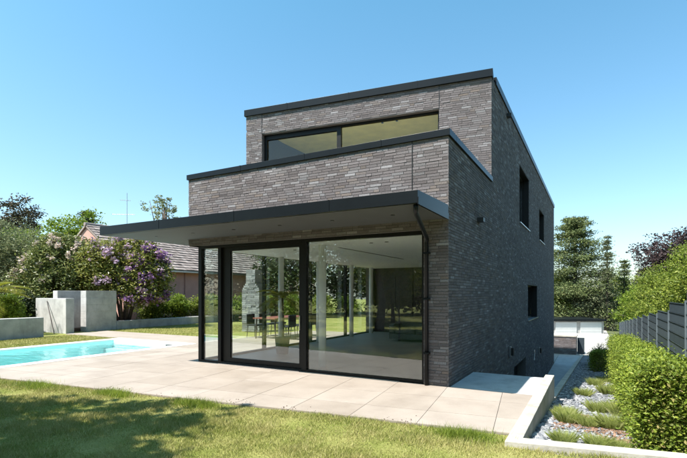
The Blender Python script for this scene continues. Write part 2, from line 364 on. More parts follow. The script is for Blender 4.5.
boxpart('skimmer', M_BLACK, pool, x1-0.5, x1-0.02, y1-0.09, y1-0.004, -0.07, -0.02)

# ================================================================== VILLA
villa = tag(in_plan(link('villa', None)), 'two-storey flat-roofed villa of dark grey brick with large glazed living room', 'house')
H1, H2 = 4.34, 6.90; YU = 3.70; YB = 22.9; ULX, ULY = -6.90, 2.72; LX = -6.31; ZB = -2.85
camL = Vector((2.2036, -7.6907, 1.6))
ALLB = []      # (distance, wall, corners) of each brick, to pick the nearest 300
BL, BH, JN = 0.225, 0.044, 0.009
UV = [(0, 0), (1, 0), (1, 1), (0, 1)]
def brick_wall(name, p, q, z0, z1, openings, thick=0.32, seed=1, near=False, stuff_only=False):
    """wall in plan from p to q; its outside face lies to the right of p->q. openings: (s0, s1, z0, z1) cut clean through"""
    rr = random.Random(seed); p = Vector(p); q = Vector(q); ln = (q-p).length; d = (q-p)/ln; n = Vector((d.y, -d.x))   # n: outward
    ss = sorted({0.0, ln, *[min(max(o[0], 0), ln) for o in openings], *[min(max(o[1], 0), ln) for o in openings]})
    zs = sorted({z0, z1, *[min(max(o[2], z0), z1) for o in openings], *[min(max(o[3], z0), z1) for o in openings]})
    m = MB(); rec = 0.007; TR = 0.016
    for a in range(len(ss)-1):
        run = None
        for bz in range(len(zs)-1):
            sm, zm = (ss[a]+ss[a+1])/2, (zs[bz]+zs[bz+1])/2
            hole = any(o[0] < sm < o[1] and o[2] < zm < o[3] for o in openings)
            if not hole: run = [run[0], zs[bz+1]] if run else [zs[bz], zs[bz+1]]
            if run and (hole or bz == len(zs)-2):
                A_, B_ = p+d*(ss[a]+(TR if a == 0 else 0)), p+d*(ss[a+1]-(TR if a == len(ss)-2 else 0))
                m.prism([tuple(A_-n*rec), tuple(B_-n*rec), tuple(B_-n*thick), tuple(A_-n*thick)], run[0], run[1]); run = None
    wall = m.build(name, M_MORTAR, villa)
    out = []; k = 0; z = z0 + JN/2
    while z < z1 - 0.012:
        zt = min(z+BH, z1); s = -rr.uniform(0, BL)
        while s < ln:
            w = BL if rr.random() > 0.16 else BL/2-0.005
            segs = [(max(s, 0.0), min(s+w, ln))]; zm = (z+zt)/2
            for o in openings:
                if o[2]-0.02 < zm < o[3]+0.02:
                    ns = []
                    for u0, u1 in segs:
                        if o[1] <= u0 or o[0] >= u1: ns.append((u0, u1)); continue
                        if o[0] > u0: ns.append((u0, o[0]))
                        if o[1] < u1: ns.append((o[1], u1))
                    segs = ns
            for u0, u1 in segs:
                if u1-u0 < 0.02: continue
                pr = rr.gauss(0, 0.0018); pr = max(-0.006, min(0.006, pr)); tl = rr.gauss(0, 0.0012)
                out.append((u0, u1, z, zt, pr, tl))
            s += w+JN
        z += BH+JN; k += 1
    for b_ in out:
        u = (b_[0]+b_[1])/2; c = p+d*u
        ALLB.append(((Vector((c.x, c.y, (b_[2]+b_[3])/2))-camL).length if near else 1e9, wall, p, d, n, b_))
    return wall
def brick_corners(p, d, n, b_):
    u0, u1, z, zt, pr, tl = b_; v = []
    for k, (u, zz) in enumerate(((u0, z), (u1, z), (u1, zt), (u0, zt))):
        f = p + d*u + n*(pr + (tl if k in (2, 3) else -tl)); v.append((f.x, f.y, zz))
    for u, zz in ((u0, z), (u1, z), (u1, zt), (u0, zt)):
        f = p + d*u - n*0.014; v.append((f.x, f.y, zz))
    return v
BF = np.array([(0, 1, 2, 3), (0, 4, 5, 1), (1, 5, 6, 2), (2, 6, 7, 3), (3, 7, 4, 0)])
ZG = 2.735
# front wall: pier, lintel band and balcony parapet in one face (p->q leftwards keeps the outside on its right ... so run from left to right)
brick_wall('front_wall', (LX, 0), (0, 0), 0.0, H1, [(-1, LX*-1-0.445, -1, ZG)], 0.36, 1, True)
W1 = (8.38, 10.87, 4.01, 5.95); W2 = (14.5, 16.7, 4.05, 5.50); W3 = (10.55, 13.7, 0.60, 1.95); DR = (7.2, 10.0, -3, -0.70)
brick_wall('side_wall', (0.0, 0.0), (0.0, YB), ZB, H2, [(-1, YU, H1, 99), W1, W2, W3, DR], 0.36, 2, True)
ul = math.hypot(ULX, ULY-YU); UW = (0.54, ul-1.265, 4.0, 6.30)
brick_wall('upper_front_wall', (ULX, ULY), (0.0, YU), 3.3, H2, [UW], 0.36, 3, True)
brick_wall('parapet_side_wall', (LX, ULY+0.4), (LX, 0.0), ZG, H1, [], 0.36, 4)
brick_wall('upper_side_wall', (ULX, YB), (ULX, ULY+0.075), 3.3, H2, [], 0.36, 5)
brick_wall('rear_wall', (0, YB), (ULX, YB), ZB, H2, [], 0.36, 6)
brick_wall('lower_side_wall', (LX, YB-0.4), (LX, 9.6), 0, ZG+0.6, [], 0.36, 7)
ALLB.sort(key=lambda t: t[0])
for dist, wall, p, d, n, b_ in ALLB[:300]:
    me = bpy.data.meshes.new('brick'); me.from_pydata(brick_corners(p, d, n, b_), [], [tuple(f) for f in BF]); me.update()
    link('brick', me, M_BRICK, wall)
bywall = {}
for t in ALLB[300:]: bywall.setdefault(t[1].name, []).append(t)
for wn_, lst in bywall.items():
    v = np.array([brick_corners(*t[2:]) for t in lst], np.float32).reshape(-1, 3)
    f = (np.arange(len(lst))[:, None, None]*8 + BF[None]).reshape(-1, 4)
    tag(link('bricks', raw_mesh('bricks', v, f, 4), M_BRICK, lst[0][1]), kind='stuff')
# movement joints (dark sealant lines)
def joint(x, y, z0, z1, ang=0.0):
    o = boxpart('movement_joint', M_BLACK, villa, -0.006, 0.006, -0.011, 0.02, z0, z1); o.location = (x, y, 0); o.rotation_euler = (0, 0, ang); return o
ua = math.atan2(YU-ULY, -ULX)
joint(-0.66, 0, 3.12, H1)
joint(ULX*1.265/ul, YU+(ULY-YU)*1.265/ul, 6.30, H2, ua); joint(ULX*(ul-0.54)/ul, YU+(ULY-YU)*(ul-0.54)/ul, 6.30, H2, ua)
# copings
def coping(name, pts, w_out, w_in, z0, z1):
    m = MB()
    for (p, q) in pts:
        p = Vector(p); q = Vector(q); d = (q-p).normalized(); n = Vector((d.y, -d.x))
        m.prism([tuple(p+n*w_out), tuple(q+n*w_out), tuple(q-n*w_in), tuple(p-n*w_in)], z0, z1)
    return m.build(name, M_METAL, villa, 0.002)
o_ = 0.035
coping('parapet_coping', [((LX-o_, 0), (o_-0.001, 0))], o_, 0.40, H1-0.012, 4.445)
coping('parapet_coping', [((0.0, 0.402), (0.0, YU-0.002))], o_, 0.36, H1-0.012, 4.443)
coping('parapet_coping', [((LX, ULY+0.30), (LX, 0.402))], o_, 0.36, H1-0.012, 4.443)
coping('roof_coping', [((ULX-o_, ULY-0.005), (o_, YU-0.0))], o_+0.02, 0.42, H2-0.015, 7.07)
coping('roof_coping', [((0.0, YU+0.45), (0.0, YB+o_))], o_, 0.40, H2-0.015, 7.068)
coping('roof_coping', [((ULX, YB+o_), (ULX, ULY+0.45))], o_, 0.40, H2-0.015, 7.068)
coping('roof_coping', [((-0.402, YB), (ULX+0.402, YB))], o_, 0.40, H2-0.015, 7.066)
for fr_ in (0.2, 0.47, 0.74):      # sheet-metal seams on the copings
    v = Vector((ULX, ULY)).lerp(Vector((0, YU)), fr_); sm = boxpart('coping_seam', M_METAL, villa, -0.012, 0.012, -0.061, -0.05, H2-0.014, 7.0725); sm.location = (v.x, v.y, 0); sm.rotation_euler = (0, 0, ua)
    boxpart('coping_seam', M_METAL, villa, LX*fr_-0.012, LX*fr_+0.012, -0.0405, -0.03, H1-0.011, 4.4475); boxpart('fascia_seam', M_METAL, villa, -7.37*fr_-0.01, -7.37*fr_+0.01, -1.5545, -1.545, 2.902, 3.087)
MB().prism([(-0.36, YU+0.36), (ULX+0.36, ULY+0.36), (ULX+0.36, YB-0.36), (-0.36, YB-0.36)], 6.62, 6.78).build('roof_slab', M_ROOF, villa)
MB().prism([(-0.365, 0.365), (LX+0.365, 0.365), (LX+0.365, ULY+0.2), (-0.365, YU-0.02)], 3.20, 3.31).build('balcony_floor', M_TILE, villa)
# roof flue
MB().tube([(-0.9, 5.2, 6.7), (-0.9, 5.2, 7.42)], 0.09, 14).tube([(-0.9, 5.2, 7.40), (-0.9, 5.2, 7.5)], 0.125, 14).build('roof_flue', M_BLACK, villa)
# canopy over the terrace, tapering to its front edge
CZ = 2.90; CF = -1.55; CL = -7.37
def ctop(p): return 3.085 + 0.05*max(0.0, min(1.0, (p[1]-CF)/1.5))
can = MB(); can.prism([(CL, CF), (-0.0, CF), (0.0, -0.012), (CL, -0.012)], CZ, ctop)
can.prism([(CL, -0.011), (LX-0.016, -0.011), (LX-0.016, 9.2), (CL, 9.2)], CZ+0.001, ctop)
canopy = can.build('canopy', M_METAL, villa, 0.002)
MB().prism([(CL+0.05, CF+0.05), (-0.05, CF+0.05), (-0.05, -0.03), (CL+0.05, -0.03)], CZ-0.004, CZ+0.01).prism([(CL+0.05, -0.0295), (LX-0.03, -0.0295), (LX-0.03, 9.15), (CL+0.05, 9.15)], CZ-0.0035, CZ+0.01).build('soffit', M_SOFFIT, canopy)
for k in range(6):
    MB().tube([(-0.7-1.15*k, -0.8, CZ-0.012), (-0.7-1.15*k, -0.8, CZ+0.005)], 0.035, 12).build('downlight', M_BLACK, canopy)
# edge trim on the canopy's right end
boxpart('drip_edge', M_METAL, canopy, -0.004, 0.012, CF, -0.02, CZ-0.02, CZ+0.085)
# rain pipe: gutter outlet, raking offset to the pier, downpipe
rp = MB().tube([(-0.06, -1.46, CZ), (-0.06, -1.46, CZ-0.06), (-0.10, -1.36, CZ-0.10), (-0.35, -0.10, CZ-0.34), (-0.375, -0.055, CZ-0.40), (-0.375, -0.05, 0.0)], 0.036, 12)
rp.build('rain_pipe', M_METAL, villa, smooth=True)
for z in (0.55, 1.5, 2.3): MB().box(-0.43, -0.32, -0.092, 0.0, z, z+0.03).build('pipe_clamp', M_METAL, villa)

# ---- ground-floor glazing: front at ly=.12, left side at lx=GX
GX, GY = -6.06, 0.12
front_glass = MB().box(GX, -0.446, GY-0.05, GY+0.07, -0.02, 0.045).build('glazing_frame', M_FRAME, villa)
boxpart('head_rail', M_FRAME, front_glass, GX, -0.446, GY-0.05, GY+0.07, ZG-0.065, ZG+0.005)
def post(a, b_, y0=GY-0.052, y1=GY+0.072): return boxpart('post', M_FRAME, front_glass, a, b_, y0, y1, 0.0451, ZG-0.0651)
post(GX, GX+0.10); post(-5.43, -5.34); post(-3.10, -2.985); post(-0.50, -0.446)
def pane(name, par, *a): return boxpart(name, M_GLASS, par, *a)
pane('pane', front_glass, GX+0.10, -5.43, GY-0.006, GY+0.006, 0.0451, ZG-0.0651)
pane('pane', front_glass, -2.985, -0.50, GY-0.006, GY+0.006, 0.0451, ZG-0.0651)
slide = MB().box(-5.339, -5.10, GY+0.0, GY+0.06, 0.046, ZG-0.066).box(-3.19, -3.101, GY+0.0, GY+0.06, 0.046, ZG-0.066)
slide.box(-5.0999, -3.1901, GY+0.0, GY+0.06, 0.046, 0.14).box(-5.0999, -3.1901, GY+0.0, GY+0.06, ZG-0.15, ZG-0.066)
sl = slide.build('sliding_door', M_FRAME, villa); pane('pane', sl, -5.0999, -3.1901, GY+0.024, GY+0.036, 0.14, ZG-0.15)
boxpart('handle', M_STEEL, sl, -3.165, -3.14, GY-0.045, GY-0.001, 0.85, 1.15)
boxpart('threshold', M_STEEL, villa, -5.34, -3.10, GY-0.14, GY-0.0505, -0.006, 0.012)
SY = [0.19, 2.5, 4.9, 7.3, 9.6]
side_glass = MB().box(GX-0.03, GX+0.07, SY[0]+0.001, 9.6, -0.02, 0.05).build('side_glazing_frame', M_FRAME, villa)
boxpart('head_rail', M_FRAME, side_glass, GX-0.03, GX+0.07, SY[0]+0.001, 9.6, ZG-0.065, ZG+0.005)
for i in range(5): boxpart('post', M_FRAME, side_glass, GX-0.031, GX+0.071, SY[i]-(0.0 if i == 0 else 0.035), SY[i]+0.035, 0.0501, ZG-0.0651)
for i in range(4): pane('pane', side_glass, GX+0.014, GX+0.026, SY[i]+0.036, SY[i+1]-0.036, 0.0501, ZG-0.0651)
# ---- interior shell
boxpart('living_room_floor', M_INFLOOR, villa, GX+0.071, -0.366, GY+0.071, 9.75, -0.02, 0.006)
boxpart('living_room_ceiling', M_CEIL, villa, GX-0.2, -0.361, 0.3, 9.75, ZG-0.05, ZG-0.02) if False else boxpart('living_room_ceiling', M_CEIL, villa, GX+0.071, -0.3601, GY+0.071, 9.75, ZG-0.06, ZG-0.012)
boxpart('intermediate_slab', M_CEIL, villa, LX+0.37, -0.3605, 0.3601, YB-0.37, ZG+0.0, ZG+0.40)
boxpart('interior_side_wall', M_WHITE, villa, -0.38, -0.3605, GY+0.071, 9.75, 0.006, ZG-0.0601)
boxpart('kitchen_wall', M_DARKWOOD, villa, GX+0.1, -0.381, 9.752, 9.9, 0.006, ZG-0.02)
for k in range(7): boxpart('cupboard_door', M_DARKWOOD, villa, -5.75+k*0.76, -5.01+k*0.76, 9.70, 9.7515, 0.10, 2.35, bevel=0.004)
def column(x, y, r=0.075):
    MB().tube([(x, y, 0.006), (x, y, ZG-0.0605)], r, 20).build('column', M_WHITE, villa, smooth=True)
column(-3.03, 0.78, 0.085); column(-5.72, 0.75, 0.08)
for y in (2.95, 5.0, 7.3, 9.0): column(-5.78, y, 0.08)
boxpart('ceiling_slot', M_BLACK, villa, -3.0, -2.93, 1.4, 5.4, ZG-0.064, ZG-0.0599)
for x, y in ((-1.9, 0.9), (-1.55, 0.9), (-0.75, 1.0), (-4.2, 1.4), (-4.2, 3.4)):
    MB().tube([(x, y, ZG-0.068), (x, y, ZG-0.0599)], 0.04, 12).build('ceiling_spot', M_BLACK, villa)
# ---- upper window
ud = Vector((-ULX, YU-ULY)).normalized(); un = Vector((ud.y, -ud.x))
def up(s, k): v = Vector((ULX, ULY))+ud*s-un*k; return (v.x, v.y)
def ubox(m, s0, s1, k0, k1, z0, z1): m.prism([up(s0, k0), up(s1, k0), up(s1, k1), up(s0, k1)], z0, z1); return m
fw = MB(); SM = 2.86
ubox(fw, UW[0], UW[0]+0.09, 0.14, 0.24, 4.0, 6.30); ubox(fw, SM, SM+0.12, 0.14, 0.24, 4.0, 6.30); ubox(fw, UW[1]-0.05, UW[1], 0.14, 0.24, 4.0, 6.30)
ubox(fw, UW[0]+0.0901, SM-0.0001, 0.14, 0.24, 6.16, 6.30); ubox(fw, SM+0.1201, UW[1]-0.0501, 0.14, 0.24, 6.25, 6.30)
ubox(fw, UW[0]+0.0901, UW[1]-0.0501, 0.139, 0.241, 4.0, 4.08)
uw = fw.build('upper_window', M_FRAME, villa)
ubox(MB(), UW[0]+0.0901, SM-0.0001, 0.185, 0.197, 4.08, 6.16).build('pane', M_GLASS2, uw)
ubox(MB(), SM+0.1201, UW[1]-0.0501, 0.185, 0.197, 4.08, 6.25).build('pane', M_GLASS2, uw)
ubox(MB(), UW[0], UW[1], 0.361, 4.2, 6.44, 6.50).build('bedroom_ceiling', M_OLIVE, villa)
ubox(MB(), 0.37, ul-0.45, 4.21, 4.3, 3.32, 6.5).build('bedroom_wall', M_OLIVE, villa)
ubox(MB(), 0.365, ul-0.45, 0.37, 4.2, 3.315, 3.33).build('bedroom_floor', M_WHITE, villa)
for s in (4.0, 4.42):
    v = up(s, 0.75); MB().tube([(v[0], v[1], 6.425), (v[0], v[1], 6.4399)], 0.035, 10).build('ceiling_spot', M_BLACK, villa)
# ---- windows and door in the side wall
for o in (W1, W2, W3):
    y0, y1, z0, z1 = o
    wf = MB().box(-0.30, -0.22, y0, y0+0.06, z0, z1).box(-0.30, -0.22, y1-0.06, y1, z0, z1).box(-0.30, -0.22, y0+0.0601, y1-0.0601, z0, z0+0.06).box(-0.30, -0.22, y0+0.0601, y1-0.0601, z1-0.06, z1).build('window', M_FRAME, villa)
    pane('pane', wf, -0.266, -0.254, y0+0.0601, y1-0.0601, z0+0.06, z1-0.06)
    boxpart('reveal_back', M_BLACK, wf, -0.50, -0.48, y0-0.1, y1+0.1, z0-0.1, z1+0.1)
    MB().box(-0.22, -0.012, y0, y0+0.012, z0+0.002, z1).box(-0.22, -0.012, y1-0.012, y1, z0+0.002, z1).box(-0.22, -0.012, y0+0.012, y1-0.012, z1-0.012, z1).build('reveal_shade', M_FRAME, wf)  # black sheets over jambs and head stand in for the shade in the reveal
    boxpart('sill', M_STEEL, wf, -0.22, 0.045, y0-0.03, y1+0.03, z0-0.025, z0+0.001)
dr = boxpart('entrance_door', M_BLACK, villa, -0.36, -0.30, DR[0], DR[1], ZB, DR[3])
boxpart('door_handle', M_STEEL, dr, -0.299, -0.25, 8.2, 8.24, -2.2, -1.2)
for y, z in ((6.3, -0.09), (14.2, -0.92)):
    wl = MB().box(0.004, 0.06, y-0.05, y+0.05, z-0.15, z+0.15).build('wall_light', M_STEEL, villa, 0.006)
    boxpart('lamp_cover', M_BLACK, wl, 0.0601, 0.13, y-0.06, y+0.06, z-0.11, z+0.11)
for y, z in ((2.25, 3.19), (5.93, 6.70)): boxpart('overflow_spout', M_BLACK, villa, -0.02, 0.13, y-0.09, y+0.09, z-0.045, z+0.045)
fc = bpy.data.curves.new('house_number', 'FONT'); fc.body = '2'; fc.size = 0.62; fc.extrude = 0.012
fo = bpy.data.objects.new('tmp_number', fc); C.objects.link(fo)
bpy.context.view_layer.update(); nm = bpy.data.meshes.new_from_object(fo.evaluated_get(bpy.context.evaluated_depsgraph_get())); bpy.data.objects.remove(fo)
no = link('house_number', nm, M_STEEL, villa); nm.materials.clear(); nm.materials.append(M_STEEL)
no.rotation_euler = (R(90), 0, R(90)); no.location = (0.022, 12.3, -1.12)

# ================================================================== retaining kerbs, path, yard
rk = tag(in_plan(link('retaining_kerb', None)), 'pale concrete retaining kerb framing the terrace end and gravel bed', 'kerb')
MB().box(1.362, 1.52, -2.45, 1.9, -0.75, 0.035).build('side_kerb', M_CONC2, rk, 0.008)
MB().prism([(1.36, -2.63), (4.6, -2.02), (4.6, -1.86), (1.36, -2.4505)], -0.6, 0.032).build('front_kerb', M_CONC2, rk, 0.008)
MB().prism([(1.38, 1.905), (1.52, 1.905), (1.52, 27.5), (1.38, 27.5)], -3.2, lambda p: slope_z(p[1])+0.06).build('path_kerb', M_CONC2, rk)
MB().box(0.0, 1.378, 1.745, 1.90, -3.0, -0.06).build('landing_wall', M_SLAB, rk)
tag(in_plan(MB().prism([(0.0, 1.9), (1.38, 1.9), (1.38, 27.4), (0.0, 27.4)], -3.1, lambda p: -2.76 + 0.0045*p[1]).build('path', M_PATH)), kind='structure')
ym = MB(); ym.quad((-9, 22.95, -2.62), (-0.002, 22.95, -2.62), (-0.002, 27.4, -2.632), (-9, 27.4, -2.632)); ys = [27.4, 34, 44, 58, 80]
for i in range(4):
    ym.quad((-9, ys[i], slope_z(ys[i])-0.01), (3.7, ys[i], slope_z(ys[i])-0.01), (3.7, ys[i+1], slope_z(ys[i+1])-0.01), (-9, ys[i+1], slope_z(ys[i+1])-0.01))
tag(in_plan(ym.build('yard', M_YARD)), kind='structure')

# ================================================================== gravel bed
bm_ = MB(); ys = [-2.46, 0, 3, 6, 9, 12, 16, 20, 24, 27.4]
for i in range(len(ys)-1):
    a, b_ = ys[i], ys[i+1]; bm_.quad((1.52, a, slope_z(a)), (3.75, a+(0.55 if i == 0 else 0), slope_z(a)), (3.75, b_, slope_z(b_)), (1.52, b_, slope_z(b_)))
tag(in_plan(bm_.build('gravel_bed', M_GRAVELBED)), kind='structure')
def scatter_stones(name, pts, size, mat, flat=0.45):
    n = len(pts); octa = np.array([(1, 0, 0), (0.3, 0.95, 0.1), (-0.9, 0.3, 0), (-0.2, -1, -0.1), (0.1, 0.1, 1), (0, 0, -1)], np.float32)
    F = np.array([(0, 1, 4), (1, 2, 4), (2, 3, 4), (3, 0, 4), (1, 0, 5), (2, 1, 5), (3, 2, 5), (0, 3, 5)])
    v = octa[None]*(1+rng.uniform(-0.35, 0.35, (n, 6, 3))); v[:, :, 2] *= flat; v *= size[:, None, None]
    a = rng.uniform(0, 6.283, n); t = rng.normal(0, 0.35, n); ca, sa, ct, st = np.cos(a), np.sin(a), np.cos(t), np.sin(t)
    y = v[:, :, 1]*ct[:, None]-v[:, :, 2]*st[:, None]; z = v[:, :, 1]*st[:, None]+v[:, :, 2]*ct[:, None]; x = v[:, :, 0]
    w = np.stack([x*ca[:, None]-y*sa[:, None], x*sa[:, None]+y*ca[:, None], z], 2) + pts[:, None, :]
    return link(name, raw_mesh(name, w.reshape(-1, 3), (np.arange(n)[:, None, None]*6+F[None]).reshape(-1, 3), 3), mat)
n = 11000; ly = -2.45+np.abs(rng.power(0.55, n))*20; lx = rng.uniform(1.54, 3.7, n); ly = np.maximum(ly, -2.42+(lx-1.4)*0.19)
sz = np.vectorize(slope_z)(ly)
tag(in_plan(scatter_stones('slate_gravel', np.stack([lx, ly, sz+0.008], 1), rng.uniform(0.016, 0.045, n)*(1+0.02*(ly+2.4)), M_STONE)), kind='stuff')
n = 1500; t = rng.uniform(0, 1, n); lx = 1.62+1.1*t+rng.normal(0, 0.13, n); ly = -0.9+0.55*np.sin(t*5)+0.1*t+rng.normal(0, 0.10, n)+rng.choice([0, 0.75], n)
tag(in_plan(scatter_stones('bark_mulch', np.stack([lx, ly, np.vectorize(slope_z)(ly)+0.022], 1), rng.uniform(0.010, 0.028, n), M_CHIP, 0.25)), kind='stuff')
n = 260; ly = rng.uniform(-2.3, 1.8, n); lx = 1.56+np.abs(rng.normal(0, 0.06, n))   # larger stones against the kerb
tag(in_plan(scatter_stones('edging_stones', np.stack([lx, ly, np.vectorize(slope_z)(ly)+0.025], 1), rng.uniform(0.04, 0.075, n), M_STONE, 0.6)), kind='stuff')

# ================================================================== VEGETATION helpers
def leaf_mesh(name, c, size, up_bias=0.35, out=None, aspect=0.55, droop=0.0):
    """two-triangle leaf (a folded rhombus) at each centre"""
    n = len(c); d = rng.normal(0, 1, (n, 3)); d[:, 2] = d[:, 2]*0.6 - droop
    if out is not None: d += out*0.7
    d /= np.linalg.norm(d, axis=1)[:, None]
    nn = rng.normal(0, 1, (n, 3)); nn[:, 2] += up_bias*3
    if out is not None: nn += out*1.0
    s = np.cross(d, nn); s /= np.linalg.norm(s, axis=1)[:, None]+1e-9; k = np.cross(s, d)
    sz_ = np.asarray(size)[:, None] if np.ndim(size) else size
    L_ = d*sz_; S_ = s*sz_*aspect*0.5; K_ = k*sz_*0.12
    v = np.stack([c-L_*0.5, c+S_-K_*0.0+K_, c+L_*0.5, c-S_+K_], 1).reshape(-1, 3)
    return raw_mesh(name, v, np.arange(n*4).reshape(-1, 4), 4)
def crown_points(blobs, n, clump=0.32, per=40, shell=0.55, rs=None):
    """clumps spread in the outer shell of a set of ellipsoids (x,y,z,rx,ry,rz); returns points and outward directions"""
    bl = np.array(blobs, np.float64); vol = (bl[:, 3]*bl[:, 4]+bl[:, 4]*bl[:, 5]); pk = rng.choice(len(bl), max(4, n//per), p=vol/vol.sum())
    d = rng.normal(0, 1, (len(pk), 3)); d /= np.linalg.norm(d, axis=1)[:, None]
    r = shell+(1-shell)*rng.uniform(0, 1, len(pk))**0.6
    cc = bl[pk, :3]+d*r[:, None]*bl[pk, 3:6]
    cs = rng.uniform(0.6, 1.4, len(pk))*clump
    ii = rng.integers(0, len(pk), n); p = cc[ii]+np.clip(rng.normal(0, 1, (n, 3)), -1.7, 1.7)*cs[ii][:, None]*np.array([1, 1, 0.62])
    return p, d[ii]
def limbs(m, base, top, r0, blobs, n=5, wob=0.06):
    bx, by, bz = base; pts = []; rad = []
    for k in range(6):
        t = k/5; pts.append((bx+(top[0]-bx)*t+random.gauss(0, wob)*(t > 0), by+(top[1]-by)*t+random.gauss(0, wob)*(t > 0), bz+(top[2]-bz)*t)); rad.append(r0*(1-0.72*t)*(1.25 if k == 0 else 1))
    m.tube(pts, rad, 9)
    for k in range(n):
        bl = blobs[k % len(blobs)]; t = random.uniform(0.35, 0.8); q = Vector(pts[0]).lerp(Vector(pts[-1]), t)
        e = Vector((bl[0]+random.uniform(-.55, .55)*bl[3], bl[1]+random.uniform(-.55, .55)*bl[4], bl[2]+random.uniform(-.1, .6)*bl[5]))
        mid = q.lerp(e, 0.5)+Vector((0, 0, -0.08*(e-q).length)); m.tube([q, mid, e], [r0*0.42, r0*0.26, r0*0.08], 6)
def tree(name, label, base, height, crown_r, leaf, n, lsize, clump=0.35, trunk_h=0.35, r0=None, group=None, cat='tree', flat=1.0, shell=0.5, aspect=0.55, nb=9, per=40, seed=None, up=0.35):
    if seed is not None: random.seed(seed)
    X, Y, Z = base; t = thing(name, label, cat, (X, Y, Z), 0, group)
    ch = height*(1-trunk_h); cz = height*trunk_h+ch/2; blobs = []
    for k in range(nb):
        a = random.uniform(0, 6.283); q = random.uniform(0.15, 0.62); hz = random.uniform(-0.8, 0.8)
        w = math.sqrt(max(0.12, 1-abs(hz)**2))
        s = random.uniform(0.34, 0.56)
        blobs.append((crown_r*q*w*math.cos(a), crown_r*q*w*math.sin(a), cz+hz*ch*0.34, crown_r*s*1.05, crown_r*s*1.05, ch*s*0.62*flat))
    blobs.append((0, 0, cz, crown_r*0.6, crown_r*0.6, ch*0.40))
    m = MB(); limbs(m, (0, 0, -0.05), (random.uniform(-.1, .1)*crown_r, random.uniform(-.1, .1)*crown_r, cz+ch*0.2), r0 or height*0.022, blobs, 9, crown_r*0.04)
    m.build('trunk', M_BARK, t, smooth=True)
    p, o = crown_points(blobs, n, clump, per, shell)
    keep = p[:, 2] > height*trunk_h*0.55; p = p[keep]; o = o[keep]
    link('crown', leaf_mesh('crown', p, rng.uniform(0.65, 1.25, len(p))*lsize, up, o, aspect), LEAF[leaf], t)
    return t
def conifer(name, label, base, height, radius, leaf, n, lsize, group=None, tiers=22, bare=0.12, droop=0.12, taper=0.8, gap=0.5, seed=None):
    if seed is not None: random.seed(seed)
    X, Y, Z = base; t = thing(name, label, 'tree', (X, Y, Z), 0, group); m = MB()
    m.tube([(0, 0, -0.1), (0.03*radius, 0, height*0.5), (0, 0, height*0.99)], [height*0.022, height*0.013, 0.02], 8)
    pts = []; outs = []; per = max(20, n//(tiers*7))
    for k in range(tiers):
        u = bare+(1-bare)*(k+random.uniform(-.3, .3))/tiers; rr_ = radius*(1-u)**taper*random.uniform(0.75, 1.12)+0.06*radius
        for b_ in range(random.randint(5, 8)):
            a = random.uniform(0, 6.283); ln = rr_*random.uniform(0.6, 1.08); z0 = u*height
            e = Vector((math.cos(a)*ln, math.sin(a)*ln, z0+ln*random.uniform(-droop, 0.18)))
            m.tube([(0, 0, z0), e*0.5+Vector((0, 0, z0*0.5+0.02)), e], [0.03, 0.02, 0.008], 4)
            q = rng.uniform(gap*0.45, 1.05, per); sp = lsize*0.9+ln*0.10
            pp = np.stack([e.x*q, e.y*q, z0+(e.z-z0)*q], 1)+rng.normal(0, 1, (per, 3))*np.array([sp, sp, sp*0.38])
            pts.append(pp); outs.append(np.tile([math.cos(a), math.sin(a), 0.15], (per, 1)))
    m.build('trunk', M_BARK, t); p = np.concatenate(pts); o = np.concatenate(outs)
    link('crown', leaf_mesh('crown', p, rng.uniform(0.6, 1.3, len(p))*lsize, 0.4, o, 0.4), LEAF[leaf], t); return t
def flowers(parent, pts, size, mat, per=16):
    c = np.repeat(pts, per, 0)+rng.normal(0, 1, (len(pts)*per, 3))*size*0.42
    return link('blossom', leaf_mesh('blossom', c, rng.uniform(0.6, 1.1, len(c))*size*0.8, 0.5, None, 0.9), LEAF[mat], parent)
def palm(name, label, base, trunk_h, n_fr, ln, seed, group=None, leaf='palm', tr=1.0):
    random.seed(seed); t = thing(name, label, 'palm', base, 0, group); m = MB()
    m.tube([(0, 0, -0.05), (0.03, 0, trunk_h*0.5), (0, 0, trunk_h)], [0.13*tr, 0.11*tr, 0.12*tr], 10); m.build('trunk', M_BARK, t)
    for k in range(n_fr):
        a = k*2.399+random.uniform(-.2, .2); el = random.uniform(-0.15, 1.2); l = ln*random.uniform(0.8, 1.1); v = []; f = []
        pr = []
        for i in range(13):
            u = i/12; hx = l*u*math.cos(el*(1-0.35*u)); hz = l*u*math.sin(el)*(1-0.25*u)-0.55*l*u*u*(1.0-0.4*math.sin(el))
            pr.append(Vector((math.cos(a)*hx, math.sin(a)*hx, trunk_h+hz)))
        side = Vector((-math.sin(a), math.cos(a), 0))
        mb = MB(); mb.tube(pr, [0.014*(1-0.8*i/12) for i in range(13)], 4)
        for i in range(24):
            u = 0.16+0.84*i/23; j = min(11, int(u*12)); q = pr[j].lerp(pr[j+1], u*12-j); d = (pr[j+1]-pr[j]).normalized()
            w = l*0.36*math.sin(math.pi*min(1, u*0.85+0.12))
            for s in (-1, 1):
                e = q+(side*s*0.8+d*0.62).normalized()*w+Vector((0, 0, -0.22*w)); mq = q.lerp(e, 0.45)+d*0.016; mp = q.lerp(e, 0.45)-d*0.016
                kk = len(mb.v); mb.v += [tuple(q), tuple(mp), tuple(e), tuple(mq)]; mb.f.append((kk, kk+1, kk+2, kk+3))
        mb.build('frond', LEAF[leaf], t)
    return t
def PX(px, D): return (px-343.5)/453*D      # design aid: how far right of the camera axis a thing at depth D stands

